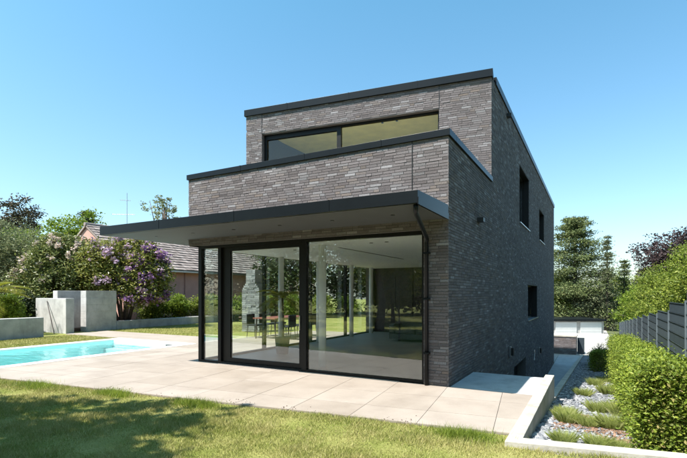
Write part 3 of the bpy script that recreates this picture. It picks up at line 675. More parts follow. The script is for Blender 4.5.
# ================================================================== garden walls by the pool
def gwall(name, label, boxes, cat='wall'):
    m = MB()
    for b_ in boxes: m.box(*b_)
    o = m.build(name, M_CONC, None, 0.015); in_plan(o); return tag(o, label, cat)
gwall('garden_wall', 'low thick concrete wall with mossy foot along the pool lawn', [(-16.35, -15.95, -9, 1.75, -0.1, 0.72)])
gwall('garden_wall', 'white-lit concrete wall with a thin pole leaning on it', [(-19.0, -16.72, 3.0, 3.34, -0.1, 1.42)])
gwall('garden_wall', 'tall shaded concrete wall at the back of the open niche', [(-18.3, -17.95, 3.342, 4.9, -0.1, 1.74)])
bw = tag(in_plan(MB().box(-17.345, -16.955, 3.985, 5.395, -0.1, 1.735).build('garden_wall', M_CONC)), 'tall square-ended concrete block wall beside the purple rhododendron', 'wall')
for k in range(6):
    j = random.uniform(-.006, .006); cuts = [3.98, 4.45 if k % 2 else 4.70, 5.15 if k % 2 else 5.4] + ([5.4] if k % 2 else [])
    for q in range(len(cuts)-1): MB().box(-17.35+j, -16.95+j, cuts[q]+0.002, cuts[q+1]-0.002, -0.1+k*0.307+0.003, -0.1+(k+1)*0.307-0.002).build('block', M_CONC, bw, 0.008)
gwall('garden_wall', 'knee-high concrete edging wall running in front of the low green hedge', [(-17.2, -16.9, 5.402, 13.5, -0.1, 0.36)])
t = MB().tube([W(-18.05, 2.97, 1.30), W(-17.05, 2.72, -0.03)], 0.018, 8).build('leaning_pole', M_DARKWOOD)
tag(t, 'thin dark pole leaning against the white-lit concrete wall', 'pole')
tag(in_plan(MB().box(-30, -17.36, 3.5, 16, -0.05, 0.10).box(-17.36, -16.91, 5.41, 13.5, -0.05, 0.22).build('planting_bed', M_SOIL)), kind='structure')

# ================================================================== left-hand vegetation
def rhodo(label, X, Y, r, h, leaf, n, seed, blobs):
    random.seed(seed); t = thing('rhododendron', label, 'shrub', (X, Y, 0.05)); m = MB()
    for k in range(7):
        a = k*0.9+random.uniform(-.3, .3); e = (math.cos(a)*r*0.6, math.sin(a)*r*0.6, h*random.uniform(0.55, 0.8))
        m.tube([(math.cos(a)*0.15, math.sin(a)*0.15, -0.05), (math.cos(a)*r*0.25+random.uniform(-.1, .1), math.sin(a)*r*0.25, h*0.28), e], [0.075, 0.055, 0.02], 7)
    m.build('trunk', M_BARK, t, smooth=True)
    p, o = crown_points(blobs, n, 0.17, 26, 0.62); link('crown', leaf_mesh('crown', p, rng.uniform(0.7, 1.2, len(p))*0.15, 0.45, o, 0.45), LEAF[leaf], t)
    return t
bA = [(0, 0, 2.75, 1.55, 1.3, 1.45), (-0.9, -0.2, 2.2, 1.1, 1.1, 1.2), (0.9, -0.2, 2.4, 1.1, 1.1, 1.2), (0.2, -0.6, 1.7, 1.2, 1.0, 1.0), (-0.3, 0, 3.5, 0.9, 0.9, 0.7)]
ra = rhodo('rounded rhododendron bush speckled with pale pink and cream blossom', PX(66, 22.5), 22.5, 1.8, 4.2, 'rhodo', 22000, 3, bA)
p, o = crown_points(bA, 150, 0.05, 1, 0.97); flowers(ra, p[p[:, 2] > 1.5], 0.17, 'pinkflower', 14)
bB = [(0, 0, 2.9, 1.5, 1.3, 1.2), (-0.95, -0.2, 2.4, 1.0, 1.0, 1.1), (1.0, -0.1, 2.5, 1.05, 1.05, 1.15), (1.35, -0.3, 1.85, 0.8, 0.8, 0.85), (-0.2, -0.5, 2.1, 1.1, 0.9, 0.8), (0.5, 0, 3.5, 0.8, 0.8, 0.6), (-0.9, -0.4, 3.1, 0.8, 0.8, 0.7), (0.9, -0.5, 1.4, 0.7, 0.7, 0.5)]
rb = rhodo('yellow-green rhododendron bush covered in purple blossom on one side', PX(124, 22.2), 22.2, 1.9, 4.1, 'rhodo2', 24000, 4, bB)
p, o = crown_points(bB, 460, 0.05, 1, 0.97); sel = (p[:, 0]+0.35*(2.6-p[:, 2]) > 0.7+rng.normal(0, 0.25, len(p))) & (p[:, 2] > 1.1); flowers(rb, p[sel], 0.20, 'purple', 20)
p, o = crown_points(bB, 340, 0.05, 1, 0.97); sel = (p[:, 2] > 3.0) | (rng.uniform(0, 1, len(p)) < 0.25); flowers(rb, p[sel], 0.20, 'lilac', 16)
ra.scale = (1.12, 1.12, 1.07); rb.scale = (1.08, 1.08, 1.06)
tree('willow', 'grey-green feathery willow behind the palm', (PX(6, 27), 27, 0), 5.6, 3.1, 'grey', 24000, 0.20, 0.26, 0.12, seed=5, shell=0.55, aspect=0.28)
tree('garden_tree', 'bushy mid-green tree between the willow and the speckled rhododendron', (PX(36, 33), 33, 0), 5.9, 2.6, 'bright', 9000, 0.20, 0.3, 0.1, seed=6)
palm('fan_palm', 'low yellow-green palm standing behind the low mossy wall', W(-18.4, 1.0, 0.0), 1.6, 18, 1.6, 8)
for k, (px, D, r, lf, lb) in enumerate(((4, 18.6, 0.85, 'bright', 'low leafy bush at the foot of the yellow-green palm'), (24, 19.8, 0.9, 'dark', 'dark low bush behind the white-lit concrete wall'), (44, 21.5, 0.9, 'dark', 'dark green bush behind the open wall niche'))):
    tree('bush', lb, (PX(px, D), D, 0.05), 1.5, r, lf, 4500, 0.11, 0.14, 0.05, cat='shrub', seed=20+k)
tree('tall_tree', 'dark brownish round-topped tree standing far behind the willow', (PX(19, 62), 62, 0), 13.6, 3.6, 'brown', 15000, 0.36, 0.5, 0.3, seed=30)
tree('tall_tree', 'dark tree partly hidden beside the brownish round-topped tree', (PX(-6, 66), 66, 0), 13.0, 3.4, 'dark', 5000, 0.45, 0.5, 0.3, seed=31)
tree('garden_tree', 'bright green spreading tree rising behind the pink house gable', (PX(68, 46), 46, 0), 10.2, 3.6, 'bright', 11000, 0.30, 0.4, 0.3, seed=32, nb=12)
conifer('pine', 'dark pine top showing behind the bright green spreading tree', (PX(88, 60), 60, 0), 13.0, 3.0, 'dark', 6000, 0.30, seed=33, tiers=12, bare=0.45)
tree('airy_tree', 'thin airy tree top rising above the canopy roof', (PX(165, 46), 46, 0), 11.6, 2.3, 'grey', 900, 0.26, 0.22, 0.62, seed=34, nb=6, per=24, shell=0.4)
tree('garden_tree', 'light green tree far behind the pale bushes beyond the pool', (PX(8, 44), 44, 0), 8.2, 3.2, 'bright', 7000, 0.30, 0.4, 0.15, seed=35)
for k, (px, D) in enumerate(((150, 24.6), (178, 25.6), (206, 26.4), (234, 27.2), (262, 28.2), (291, 29.6), (320, 31.2), (349, 33), (378, 35))):
    tree('low_hedge_bush', ('low bright green hedge bush in front of the pink house' if k < 3 else 'low green hedge bush seen through the living room glazing'), (PX(px, D), D, 0.1), 1.55, 1.15, 'bright' if k % 2 else 'beech', 5000, 0.12, 0.15, 0.03, cat='shrub', seed=40+k, group='low hedge before the pink house')
# trees seen through the living-room glass
for k, (px, D, h) in enumerate(((292, 34, 8), (338, 37, 9), (240, 40, 7.5), (385, 36, 9))):
    tree('shade_tree', 'dark broad tree beyond the villa seen only through its glazing', (PX(px, D), D, 0), h, 4.0, 'dark', 8000, 0.30, 0.5, 0.0, seed=50+k, group='dark trees behind the living room')

# ================================================================== pink neighbour house
nh = tag(in_plan(link('neighbour_house', None)), 'pink rendered bungalow with grey tiled gable roof', 'house')
NX0, NX1, NY0, NY1, NR, NZ, NE = -27.5, -20.6, 8.35, 25.0, -24.05, 5.62, 3.0     # side walls, gable ends, ridge, ridge and eave heights
gp = (NZ-NE)/(NX1+0.3-NR)
gm = MB(); prof = [(NX0, -0.1), (NX1, -0.1), (NX1, NE+0.18), (NR, NZ-0.06), (NX0, NE+0.18)]
gm.v = [(x, y, z) for y in (NY0, NY1) for x, z in prof]; gm.f = [(0, 1, 2, 3, 4), (9, 8, 7, 6, 5)]+[(i, i+5, (i+1) % 5+5, (i+1) % 5) for i in range(5)]
gm.build('wall', M_PINK, nh)
def tiled(name, p0, u, v, nu, nv):
    """rows of lapped tiles on the plane p0 + u (along) + v (up the slope)"""
    p0, u, v = Vector(p0), Vector(u), Vector(v); w = u.cross(v).normalized(); mv = []; f = []
    for j in range(nv):
        for i in range(nu):
            a = p0+u*(i/nu)+v*(j/nv); du = u*(0.97/nu); dv = v*(1.12/nv); l = 0.045+random.uniform(0, 0.03); b0 = len(mv)
            mv += [tuple(a+w*l), tuple(a+du+w*l), tuple(a+du+dv+w*0.012), tuple(a+dv+w*0.012), tuple(a), tuple(a+du)]
            f += [(b0, b0+1, b0+2, b0+3), (b0, b0+4, b0+5, b0+1)]
    me = bpy.data.meshes.new(name); me.from_pydata(mv, [], f); me.update(); o = link(name, me, M_RTILE, nh); return tag(o, kind='stuff')
for sgn in (1, -1):
    xe = NR+sgn*(NX1+0.3-NR); rm = MB(); pl = [(NR, NY0-0.10), (xe, NY0-0.10), (xe, NY1+0.2), (NR, NY1+0.2)]
    rm.prism(pl, lambda p: NZ-0.03-abs(p[0]-NR)*gp, lambda p: NZ+0.09-abs(p[0]-NR)*gp).build('roof', M_RTILE, nh)
tiled('roof_tiles', (NX1+0.34, NY0-0.12, NE+0.07), (0, NY1-NY0+0.3, 0), (NR-NX1-0.36, 0, (NX1+0.36-NR)*gp), 56, 15)
MB().tube([(NR, NY0-0.14, NZ+0.10), (NR, NY1+0.2, NZ+0.10)], 0.11, 10).build('ridge', M_RTILE, nh)
MB().bar((NX1+0.36, NY0-0.1), (NX1+0.36, NY1), 0.11, NE-0.06, NE+0.03).build('gutter', M_STEEL, nh)
MB().tube([(NX1+0.06, 12.6, 0), (NX1+0.06, 12.6, NE)], 0.04, 8).build('downpipe', M_PINK, nh)
boxpart('window', M_BLACK, nh, NR-0.25, NR+0.25, NY0-0.03, NY0+0.05, 3.3, 4.05)
an = thing('aerial', 'tall television aerial mast standing on the tiled roof', 'aerial', (PX(127, 30.5), 30.5, 5.3))
MB().tube([(0, 0, -0.3), (0, 0, 3.1)], 0.026, 8).build('mast', M_STEEL, an)
for z, w, a in ((2.6, 0.4, 0.3), (1.65, 0.95, 0.1), (0.85, 0.35, 0.5)):
    m = MB(); d = Vector((math.cos(a), math.sin(a), 0)); m.tube([tuple(-d*w+Vector((0, 0, z))), tuple(d*w*0.55+Vector((0, 0, z)))], 0.014, 6)
    for k in range(6):
        c = -d*w+d*w*1.5*k/5+Vector((0, 0, z)); m.tube([tuple(c-Vector((-d.y, d.x, 0))*0.18), tuple(c+Vector((-d.y, d.x, 0))*0.18)], 0.008, 5)
    m.build('antenna', M_STEEL, an)

# outdoor fireplace seen through the glass
fpx, fpy = PX(254, 19.5), 19.5
fp = thing('outdoor_fireplace', 'pale stone outdoor fireplace with stepped chimney beyond the left glazing', 'fireplace', (fpx, fpy, 0), R(-20))
rr = random.Random(4); z = 0.0
while z < 2.6:
    hw = 0.42 if z < 1.75 else (0.42-(z-1.75)*0.75 if z < 2.0 else 0.22); x = -hw
    while x < hw-0.02:
        w = min(rr.uniform(0.16, 0.34), hw-x)
        boxpart('stone', M_FPSTONE, fp, x+0.004, x+w-0.004, -0.28+rr.uniform(-.012, .012), 0.28, z+0.003, z+0.082); x += w
    z += 0.085

# ================================================================== furniture inside
def chair(label, x, y, rz, mat, group):
    X, Y, Z = W(x, y, 0.002); t = thing('dining_chair', label, 'chair', (X, Y, Z), rz-TH, group)
    boxpart('seat', mat, t, -0.23, 0.23, -0.22, 0.22, 0.43, 0.49, bevel=0.02); m = MB(); m.prism([(-0.22, 0.20), (0.22, 0.20), (0.20, 0.25), (-0.20, 0.25)], 0.4901, 0.86); m.build('backrest', mat, t, 0.015)
    for sx in (-1, 1):
        for sy in (-1, 1): MB().tube([(sx*0.19, sy*0.18, 0.4299), (sx*0.22, sy*0.21, 0)], [0.016, 0.011], 8).build('leg', M_BLACK, t)
    return t
tx, ty = -8.0, 6.0; X, Y, Z = W(tx, ty, 0.002)
tb = thing('dining_table', 'dark outdoor dining table on the terrace beyond the side glazing', 'table', (X, Y, Z), -TH)
boxpart('table_top', M_RUST, tb, -0.5, 0.5, -1.1, 1.1, 0.71, 0.75, bevel=0.005)
for sx in (-1, 1):
    for sy in (-1, 1): MB().tube([(sx*0.42, sy*0.98, 0.7099), (sx*0.44, sy*1.0, 0)], [0.03, 0.02], 8).build('leg', M_DARKWOOD, tb)
for k, (dx, dy, rz) in enumerate(((0.72, -0.7, -90), (0.72, 0.0, -90), (0.72, 0.7, -90), (-0.72, -0.7, 90), (-0.72, 0.0, 90), (-0.72, 0.7, 90))):
    chair('black chair drawn up to the outdoor dining table', tx+dx, ty+dy, R(rz), M_BLACK, 'chairs around the dining table')
X, Y, Z = W(-2.6, 6.9, 0.006); sf = thing('sofa', 'long grey fabric sofa inside the living room', 'sofa', (X, Y, Z), -TH)
boxpart('base', M_FABRIC, sf, -1.3, 1.3, -0.45, 0.45, 0.08, 0.26, bevel=0.02); boxpart('backrest', M_FABRIC, sf, -1.3, 1.3, 0.2, 0.449, 0.2601, 0.76, bevel=0.05)
for k in range(3): boxpart('seat_cushion', M_FABRIC, sf, -1.08+0.72*k, -0.37+0.72*k, -0.45, 0.1999, 0.2601, 0.44, bevel=0.05)
for sx in (-1.3, 1.0899): boxpart('armrest', M_FABRIC, sf, sx, sx+0.21, -0.45, 0.1998, 0.2602, 0.58, bevel=0.04)
X, Y, Z = W(-1.6, 4.2, 0.006); lc = thing('lounge_chair', 'black shell lounge chair inside facing the garden window', 'chair', (X, Y, Z), R(-60)-TH)
m = MB()
for k in range(8):
    a0, a1 = R(200+k*17.5), R(200+(k+1)*17.5); m.prism([(0.36*math.cos(a0), -0.36*math.sin(a0)), (0.36*math.cos(a1), -0.36*math.sin(a1)), (0.31*math.cos(a1), -0.31*math.sin(a1)), (0.31*math.cos(a0), -0.31*math.sin(a0))], 0.36, 0.74)
m.build('shell', M_BLACK, lc); MB().tube([(0, 0, 0.34), (0, 0, 0.42)], 0.30, 20).build('seat', M_BLACK, lc)
for a in range(4): MB().tube([(0.2*math.cos(a*1.57+.8), 0.2*math.sin(a*1.57+.8), 0.3399), (0.3*math.cos(a*1.57+.8), 0.3*math.sin(a*1.57+.8), 0)], 0.013, 8).build('leg', M_BLACK, lc)

# ================================================================== right side: hedge, fence, shrubs, trees
def hedge(name, label, lx0, lx1, ly0, ly1, ztop0, ztop1, n, lsize, leaf='hedge', near_dry=True):
    t = tag(in_plan(link(name, None)), label, 'hedge'); m = MB(); k = 0; yy = ly0+0.2
    while yy < ly1:
        xc = (lx0+lx1)/2+random.uniform(-.08, .08); zb = slope_z(yy); zt = ztop0+(ztop1-ztop0)*(yy-ly0)/(ly1-ly0)
        m.tube([(xc, yy, zb-0.05), (xc+random.uniform(-.05, .05), yy, (zb+zt)/2), (xc+random.uniform(-.12, .12), yy+random.uniform(-.1, .1), zt-0.1)], [0.022, 0.014, 0.004], 6)
        for q in range(5): m.tube([(xc, yy, zb+0.15+0.15*q), (xc+random.uniform(-.3, .3), yy+random.uniform(-.25, .25), zb+0.35+0.17*q)], [0.008, 0.003], 5)
        yy += 0.28
    m.build('stems', M_BARK, t)
    y = ly0+(ly1-ly0)*rng.power(0.72, n); y = ly0+ly1-y if False else y
    zb = np.vectorize(slope_z)(y); zt = ztop0+(ztop1-ztop0)*(y-ly0)/(ly1-ly0); w = (lx1-lx0)/2; cx = (lx0+lx1)/2
    wob = 0.06*np.sin(y*3.1)+0.05*np.sin(y*7.7+1)
    f = rng.choice(4, n, p=[0.36, 0.34, 0.18, 0.12]); u = rng.uniform(-1, 1, n); hgt = rng.uniform(0, 1, n)**0.8
    x = np.where(f == 0, cx-w, np.where(f == 1, cx+u*w, np.where(f == 2, cx+u*w, cx+w)))
    z = np.where(f == 1, zt, zb+hgt*(zt-zb)); y = np.where(f == 2, ly0+0.06, y); zt2 = ztop0+(ztop1-ztop0)*(y-ly0)/(ly1-ly0); zb2 = np.vectorize(slope_z)(y)
    z = np.where(f == 2, zb2+hgt*(zt2-zb2), z)
    o = np.zeros((n, 3)); o[f == 0, 0] = -1; o[f == 1, 2] = 1; o[f == 2, 1] = -1; o[f == 3, 0] = 1
    dep = np.abs(rng.normal(0, 1, n))*0.07
    p = np.stack([x+wob, y, z+wob*0.7], 1)-o*(dep-0.05)[:, None]+rng.normal(0, 0.035, (n, 3))
    sh = rng.uniform(0, 1, n) < 0.06; p[sh] += o[sh]*rng.uniform(0.02, 0.13, (sh.sum(), 1))
    q = (o[:, 1] < 0) & (rng.uniform(0, 1, n) < 0.3)
    link('leaves', leaf_mesh('leaves', p[~q], rng.uniform(0.6, 1.3, (~q).sum())*lsize, 0.45, o[~q], 0.5), LEAF[leaf], t)
    if q.sum(): link('dry_leaves', leaf_mesh('dry_leaves', p[q], rng.uniform(0.6, 1.3, q.sum())*lsize, 0.3, o[q], 0.5), LEAF['hedgein'], t)
    return t
hedge('clipped_hedge', 'clipped bright green hedge running along the dark slatted fence', 2.66, 3.06, -2.05, 9.5, 0.78, 0.18, 62000, 0.045)
hedge('clipped_hedge', 'small clipped hedge block standing alone in the shaded gravel', 2.15, 2.6, 11.5, 17.5, -0.55, -1.2, 9000, 0.06)
fence = tag(in_plan(link('fence', None)), 'dark anthracite slatted privacy fence stepping down behind the clipped hedge', 'fence')
FX = 3.6; y = -2.1; PW = 2.1
while y < 26:
    zb = slope_z(y+PW/2); top = 1.41-0.068*(y+PW/2-2.1) if y > 3 else 1.55-0.11*(y+PW/2-2.1)
    MB().box(FX-0.03, FX+0.03, y-0.03, y+0.03, slope_z(y)-0.3, top+0.05).build('post', M_FENCEPOST, fence)
    pn = MB().box(FX+0.012, FX+0.018, y+0.05, y+0.056, zb+0.02, top).box(FX+0.012, FX+0.018, y+PW-0.056, y+PW-0.05, zb+0.02, top)
    for k in range(11):
        z = zb+0.03+k*(top-zb-0.05)/10; pn.box(FX-0.018, FX-0.010, y+0.035, y+PW-0.035, z, z+0.010).box(FX+0.010, FX+0.018, y+0.057, y+PW-0.057, z, z+0.010)
    for k in range(0): pn.box(FX-0.024, FX-0.0185, y+0.08+k*0.2, y+0.086+k*0.2, zb+0.02, top+0.02)
    panel = pn.build('panel', M_WIRE, fence)
    for k in range(10):
        z = zb+0.044+k*(top-zb-0.05)/10; boxpart('slat', M_FENCE, panel, FX-0.006, FX+0.002, y+0.034, y+PW-0.034, z, z+(top-zb-0.05)/10-0.010)
    y += PW
# beech trees behind the fence
for k, (lx_, ly_, h, r, lb) in enumerate(((8.5, 15.5, 6.5, 2.8, 'bright green beech tree leaning over the tallest visible fence panels'), (7.8, 22.0, 6.9, 2.8, 'bright green beech tree behind the middle of the slatted fence'), (7.3, 29.5, 7.2, 2.8, 'bright green beech tree behind the low end of the slatted fence'), (7.2, 40, 6.6, 2.9, 'bushy beech tree growing over the yard corner past the fence'))):
    X, Y, Z = W(lx_, ly_, slope_z(ly_)); tree('beech_tree', lb, (X, Y, Z), h, r, 'beech', 22000, 0.17, 0.24, 0.04, seed=60+k, nb=13, shell=0.6)
tree('copper_beech', 'dark purple copper beech rising behind the bright green beeches', (PX(672, 48), 48, -3), 11.2, 5.0, 'copper', 30000, 0.30, 0.36, 0.2, seed=70, nb=13)
conifer('cedar', 'tall spreading dark green cedar behind the garages', (PX(574, 74), 74, -4.2), 18.8, 7.8, 'conifer', 42000, 0.36, seed=71, tiers=24, bare=0.03, taper=0.62)
conifer('spruce', 'slim grey-green spruce with drooping tip beside the tall cedar', (PX(607, 70), 70, -4.0), 14.8, 2.3, 'spruce', 9000, 0.26, seed=72, tiers=30, bare=0.03, taper=0.9)
conifer('spruce', 'small dark spruce peeking between the slim spruce and copper beech', (PX(624, 72), 72, -4.2), 11.6, 2.2, 'conifer', 5000, 0.3, seed=73, tiers=20, bare=0.05)
for k, (px, D, h, r, lf, lb) in enumerate(((590, 72, 7.0, 3.8, 'spruce', 'greyish shrubby tree right behind the garage roofs'), (560, 76, 9.0, 4.0, 'beech', 'mid-green leafy tree behind the garages beside the villa'), (612, 80, 9.5, 4.2, 'beech', 'yellowish green tree at the foot of the slim spruce'), (637, 64, 8.0, 4.0, 'bright', 'fresh green tree below the copper beech'))):
    tree('background_tree', lb, (PX(px, D), D, -4.5), h, r, lf, 9000, 0.32, 0.42, 0.05, seed=80+k, nb=11)
for k, (px, D) in enumerate(((540, 100), (575, 105), (610, 108), (645, 100), (685, 95), (720, 90))):
    tree('distant_tree', 'distant dark green tree in the row behind the garages', (PX(px, D), D, -5), 11.5, 5.5, 'dark', 4500, 0.55, 0.7, 0.1, seed=90+k, group='distant trees behind the garages')
# garages
gr = thing('garage_row', 'flat-roofed row of pale garages with white doors', 'garage', (PX(579, 60), 60, -3.55), 0.0)
boxpart('wall', M_CONC, gr, -9, 3.4, 0.2, 6, -0.8, 1.55); boxpart('roof', M_METAL, gr, -9.2, 3.6, -0.15, 6.2, 1.5501, 1.80)
for k in range(3):
    d = boxpart('garage_door', M_WHITEDOOR, gr, -6.35+3.3*k, -3.55+3.3*k, 0.10, 0.1999, -0.5, 1.42)
    for q in range(3): boxpart('door_rib', M_WHITEDOOR, d, -6.33+3.3*k, -3.57+3.3*k, 0.085, 0.0999, 0.15+0.42*q, 0.18+0.42*q)
# brick bin enclosure
be = tag(in_plan(link('bin_enclosure', None)), 'low dark brick enclosure with pale capping at the villa rear corner', 'enclosure')
bx0, bx1, by0, by1, bz0, bz1 = -1.2, 1.05, 27.8, 29.8, -3.0, -1.42
boxpart('core', M_MORTAR, be, bx0+0.012, bx1-0.012, by0+0.012, by1, bz0, bz1)
rr = random.Random(9); z = bz0+0.005; vv = []
while z < bz1-0.05:
    for face in (0, 1):
        s = -rr.uniform(0, .24); ln = (bx1-bx0) if face == 0 else (by1-by0)
        while s < ln:
            u0, u1 = max(0, s), min(ln, s+.24)
            if u1-u0 > 0.03:
                p_, d_, n_ = (Vector((bx0, by0)), Vector((1, 0)), Vector((0, -1))) if face == 0 else (Vector((bx1, by0)), Vector((0, 1)), Vector((1, 0)))
                vv.append(brick_corners(p_, d_, n_, (u0, u1, z, z+.052, rr.gauss(0, .002), 0)))
            s += .25
    z += .062
v = np.array(vv, np.float32).reshape(-1, 3); f = (np.arange(len(vv))[:, None, None]*8+BF[None]).reshape(-1, 4)
tag(link('bricks', raw_mesh('bricks', v, f, 4), M_BRICK, be), kind='stuff')
boxpart('capping', M_CONC2, be, bx0-0.04, bx1+0.04, by0-0.04, by1+0.04, bz1+0.001, bz1+0.09)
boxpart('gate', M_WIRE, be, bx1+0.05, bx1+0.5, by0+0.9, by0+0.95, bz0, bz1-0.1)

# tufts of grass in the bed
def tuft_mesh(n, h, r):
    a = rng.uniform(0, 6.283, n); q = np.sqrt(rng.uniform(0, 1, n))*r; bx = np.stack([np.cos(a)*q, np.sin(a)*q, np.zeros(n)], 1)
    lean = rng.normal(0, 0.30, (n, 2))+np.stack([np.cos(a), np.sin(a)], 1)*(q/r*0.45)[:, None]; hh = h*rng.uniform(0.55, 1.1, n)
    mid = bx+np.stack([lean[:, 0]*hh*0.4, lean[:, 1]*hh*0.4, hh*0.6], 1); tip = bx+np.stack([lean[:, 0]*hh*1.0, lean[:, 1]*hh*1.0, hh], 1)
    w = np.stack([-np.sin(a), np.cos(a), np.zeros(n)], 1)*0.0013
    v = np.stack([bx-w, bx+w, mid+w*0.8, tip, mid-w*0.8], 1).reshape(-1, 3)
    return raw_mesh('leaves', v, np.arange(n*5).reshape(-1, 5), 5)
tm = [tuft_mesh(1700, 0.21, 0.13), tuft_mesh(1500, 0.18, 0.12), tuft_mesh(1900, 0.23, 0.135)]
for k, (lx_, ly_, s) in enumerate(((1.88, -1.72, 0.75), (2.22, -1.62, 0.8), (2.45, -1.66, 0.55), (1.86, -0.25, 1.0), (2.12, -0.35, 0.95), (2.42, -0.30, 0.95), (1.80, 0.35, 0.8), (2.25, 1.25, 1.05), (2.62, 0.95, 1.05), (2.5, 1.6, 0.9), (2.0, 3.4, 1.0), (2.45, 4.2, 1.0), (2.2, 6.0, 1.0), (2.5, 7.4, 1.0))):
    X, Y, Z = W(lx_, ly_, slope_z(ly_)); t = thing('grass_tuft', ['small light green grass tuft just behind the front concrete kerb', 'light green grass tuft behind the strip of brown bark mulch', 'taller light green grass tuft in the row before the open gravel', 'grass tuft further down the gravel beside the path kerb'][0 if k < 3 else 1 if k < 7 else 2 if k < 10 else 3], 'plant', (X, Y, Z), random.uniform(0, 6), 'grass tufts in the gravel bed')
    o = link('leaves', tm[k % 3], LEAF['tuft'], t); o.scale = (s*1.15, s*1.15, s*0.9)

# ================================================================== trees beside and behind the camera (shade on the lawn, mirrored in the glass)
tree('lawn_tree', 'broad leafy tree that shades the front lawn', (-8.5, 1.8, 0), 8.4, 4.1, 'beech', 62000, 0.25, 0.24, 0.36, seed=100, nb=16)
st = tree('young_tree', 'slender young tree on the lawn mirrored in the window', (-4.75, 3.7, 0), 2.6, 0.55, 'grey', 1500, 0.07, 0.10, 0.5, r0=0.03, seed=101)
ip = palm('indoor_palm', 'yellow-green potted palm inside behind the sliding door', W(-5.1, 2.1, 0.006), 1.5, 12, 0.9, 102, tr=0.25)
MB().tube([(0, 0, 0), (0, 0, 0.02), (0, 0, 0.42), (0, 0, 0.44)], [0.15, 0.16, 0.20, 0.19], 16).build('pot', M_FABRIC, ip)
for k, (x, y, h, r) in enumerate(((-17, 2, 9, 3.8), (-20, -4, 10, 4.2), (-15, -9, 9, 3.8), (-9, -13, 10, 4.2), (-2, -16, 10, 4.2), (-24, 4, 9, 4), (-13, -2.5, 5, 2.4), (-9.5, -6.5, 4.5, 2.2), (6, -16, 9, 4))):
    tree('boundary_tree', 'dark green tree along the garden boundary mirrored in the glass', (x, y, 0), h, r, 'dark' if k % 3 else 'beech', 11000, 0.20, 0.42, 0.06, seed=110+k, group='boundary trees mirrored in the glass')

for k, (lx_, ly_) in enumerate(((8.5, 9.0), (8.8, 2.5), (9.2, -4.5), (9.8, -11))):      # unseen beeches carry on the row, added to keep low sky off the side wall
    X, Y, Z = W(lx_, ly_, min(-0.2, slope_z(ly_))); tree('beech_tree', 'tall unseen beech carrying on the fence row, added to block low sky', (X, Y, Z), 8.2, 3.0, 'beech', 9000, 0.26, 0.34, 0.03, seed=130+k, nb=12, group='unseen beech row added along the fence')
for k, (x, y) in enumerate(((-26, 1), (-25, -7), (-20, -11), (-14, -14), (-7, -17.5), (1, -20), (-29, 8), (9, -20))):
    tree('boundary_shrub', 'dense low evergreen shrub along the garden boundary mirrored in the glass', (x, y, 0), 4.6, 4.2, 'dark', 6000, 0.34, 0.5, 0.0, seed=140+k, nb=14, cat='shrub', group='boundary shrubs mirrored in the glass')
# ================================================================== lawn blades
def blades(n, X, Y, h0, h1, w):
    a = rng.uniform(0, 6.283, n); hh = rng.uniform(h0, h1, n); l = rng.normal(0, 0.5, (n, 2))*hh[:, None]
    wv = np.stack([np.cos(a), np.sin(a), np.zeros(n)], 1)*w[:, None]; b0 = np.stack([X, Y, np.full(n, ZL-0.004)], 1)
    v = np.stack([b0-wv, b0+wv, b0+np.stack([l[:, 0], l[:, 1], hh], 1)], 1).reshape(-1, 3)
    return raw_mesh('grass', v, np.arange(n*3).reshape(-1, 3), 3)
n = 420000; D = 3.6+6.2*rng.uniform(0, 1, n)**0.9; X = D*rng.uniform(-0.80, 0.80, n)
lx, ly = (X-AX)*CT-(D-AY)*ST, (X-AX)*ST+(D-AY)*CT
fe = en.x*lx+en.y*ly-ec+rng.normal(0, 0.02, n)      # > 0 : in front of the paving
ok = ((fe > 0.0) & (lx < 1.37) & (lx > -9.0)) | ((lx >= 1.36) & (ly < -2.65+(lx-1.36)*0.188))
X, D = X[ok], D[ok]
nz = np.sin(X*1.9+np.sin(D*1.3)*2)*np.sin(D*2.3+np.sin(X*1.1)*2)+0.6*np.sin(X*6.1+D*3.7)*np.sin(D*5.3-X*4.1)
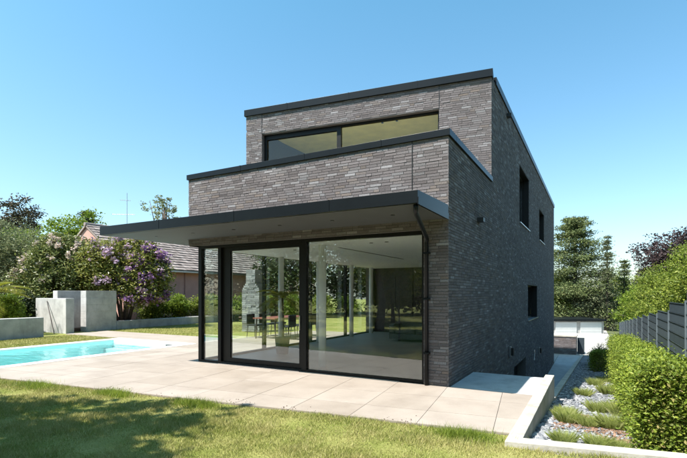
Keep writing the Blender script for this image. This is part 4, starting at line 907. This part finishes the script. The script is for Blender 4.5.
kp = rng.uniform(0, 1, len(X)) < np.clip(0.72+0.35*nz, 0.25, 1.0); X, D, nz = X[kp], D[kp], nz[kp]
gme = blades(len(X), X, D, 0.018+0.010*np.clip(nz, -1, 1.4), 0.045+0.022*np.clip(nz, -1, 1.4), np.full(len(X), 0.0028)*(0.6+D/6))
tag(link('grass', gme, M_BLADE), kind='stuff')
n = 60000; lx = rng.uniform(-15.9, -12.95, n); ly = rng.uniform(-6, 2.8, n); k = rng.uniform(0, 1, n) < 0.4; ly[k] = rng.uniform(4.6, 10.5, k.sum()); lx[k] = rng.uniform(-16.9, -11, k.sum())
wp = np.array([W(a, b_) for a, b_ in zip(lx, ly)])
tag(link('grass', blades(n, wp[:, 0], wp[:, 1], 0.02, 0.06, np.full(n, 0.008)), M_BLADE), kind='stuff')
# rough tussocks at the paving edge
n = 9000; cc = [(-2.9, -2.95, 0.22, 0.9), (-6.4, -3.35, 0.25, 0.5), (-4.6, -3.1, 0.18, 0.5), (0.9, -2.5, 0.2, 0.4), (-8.2, -3.6, 0.3, 0.8)]
i = rng.integers(0, len(cc), n); c_ = np.array(cc)[i]; lx = c_[:, 0]+rng.normal(0, 1, n)*c_[:, 2]; ly = c_[:, 1]+rng.normal(0, 1, n)*c_[:, 2]*0.45
wp = np.array([W(a, b_) for a, b_ in zip(lx, ly)])
tag(link('long_grass', blades(n, wp[:, 0], wp[:, 1], 0.05, 0.12, np.full(n, 0.003)), LEAF['hedge']), kind='stuff')
# soil crumbs along the paving edge
n = 260; s = rng.uniform(0, 1, n)*6.5+1.2; q = EDGE[0]; lx = q.x+ed.x*s+en.x*rng.normal(-0.06, 0.09, n); ly = q.y+ed.y*s+en.y*rng.normal(-0.06, 0.09, n)
keep = np.sin(s*2.3)+np.sin(s*5.1) > 0.4
tag(in_plan(scatter_stones('soil_crumbs', np.stack([lx, ly, np.full(n, 0.004)], 1)[keep], rng.uniform(0.004, 0.012, keep.sum()), M_SOIL, 0.5)), kind='stuff')
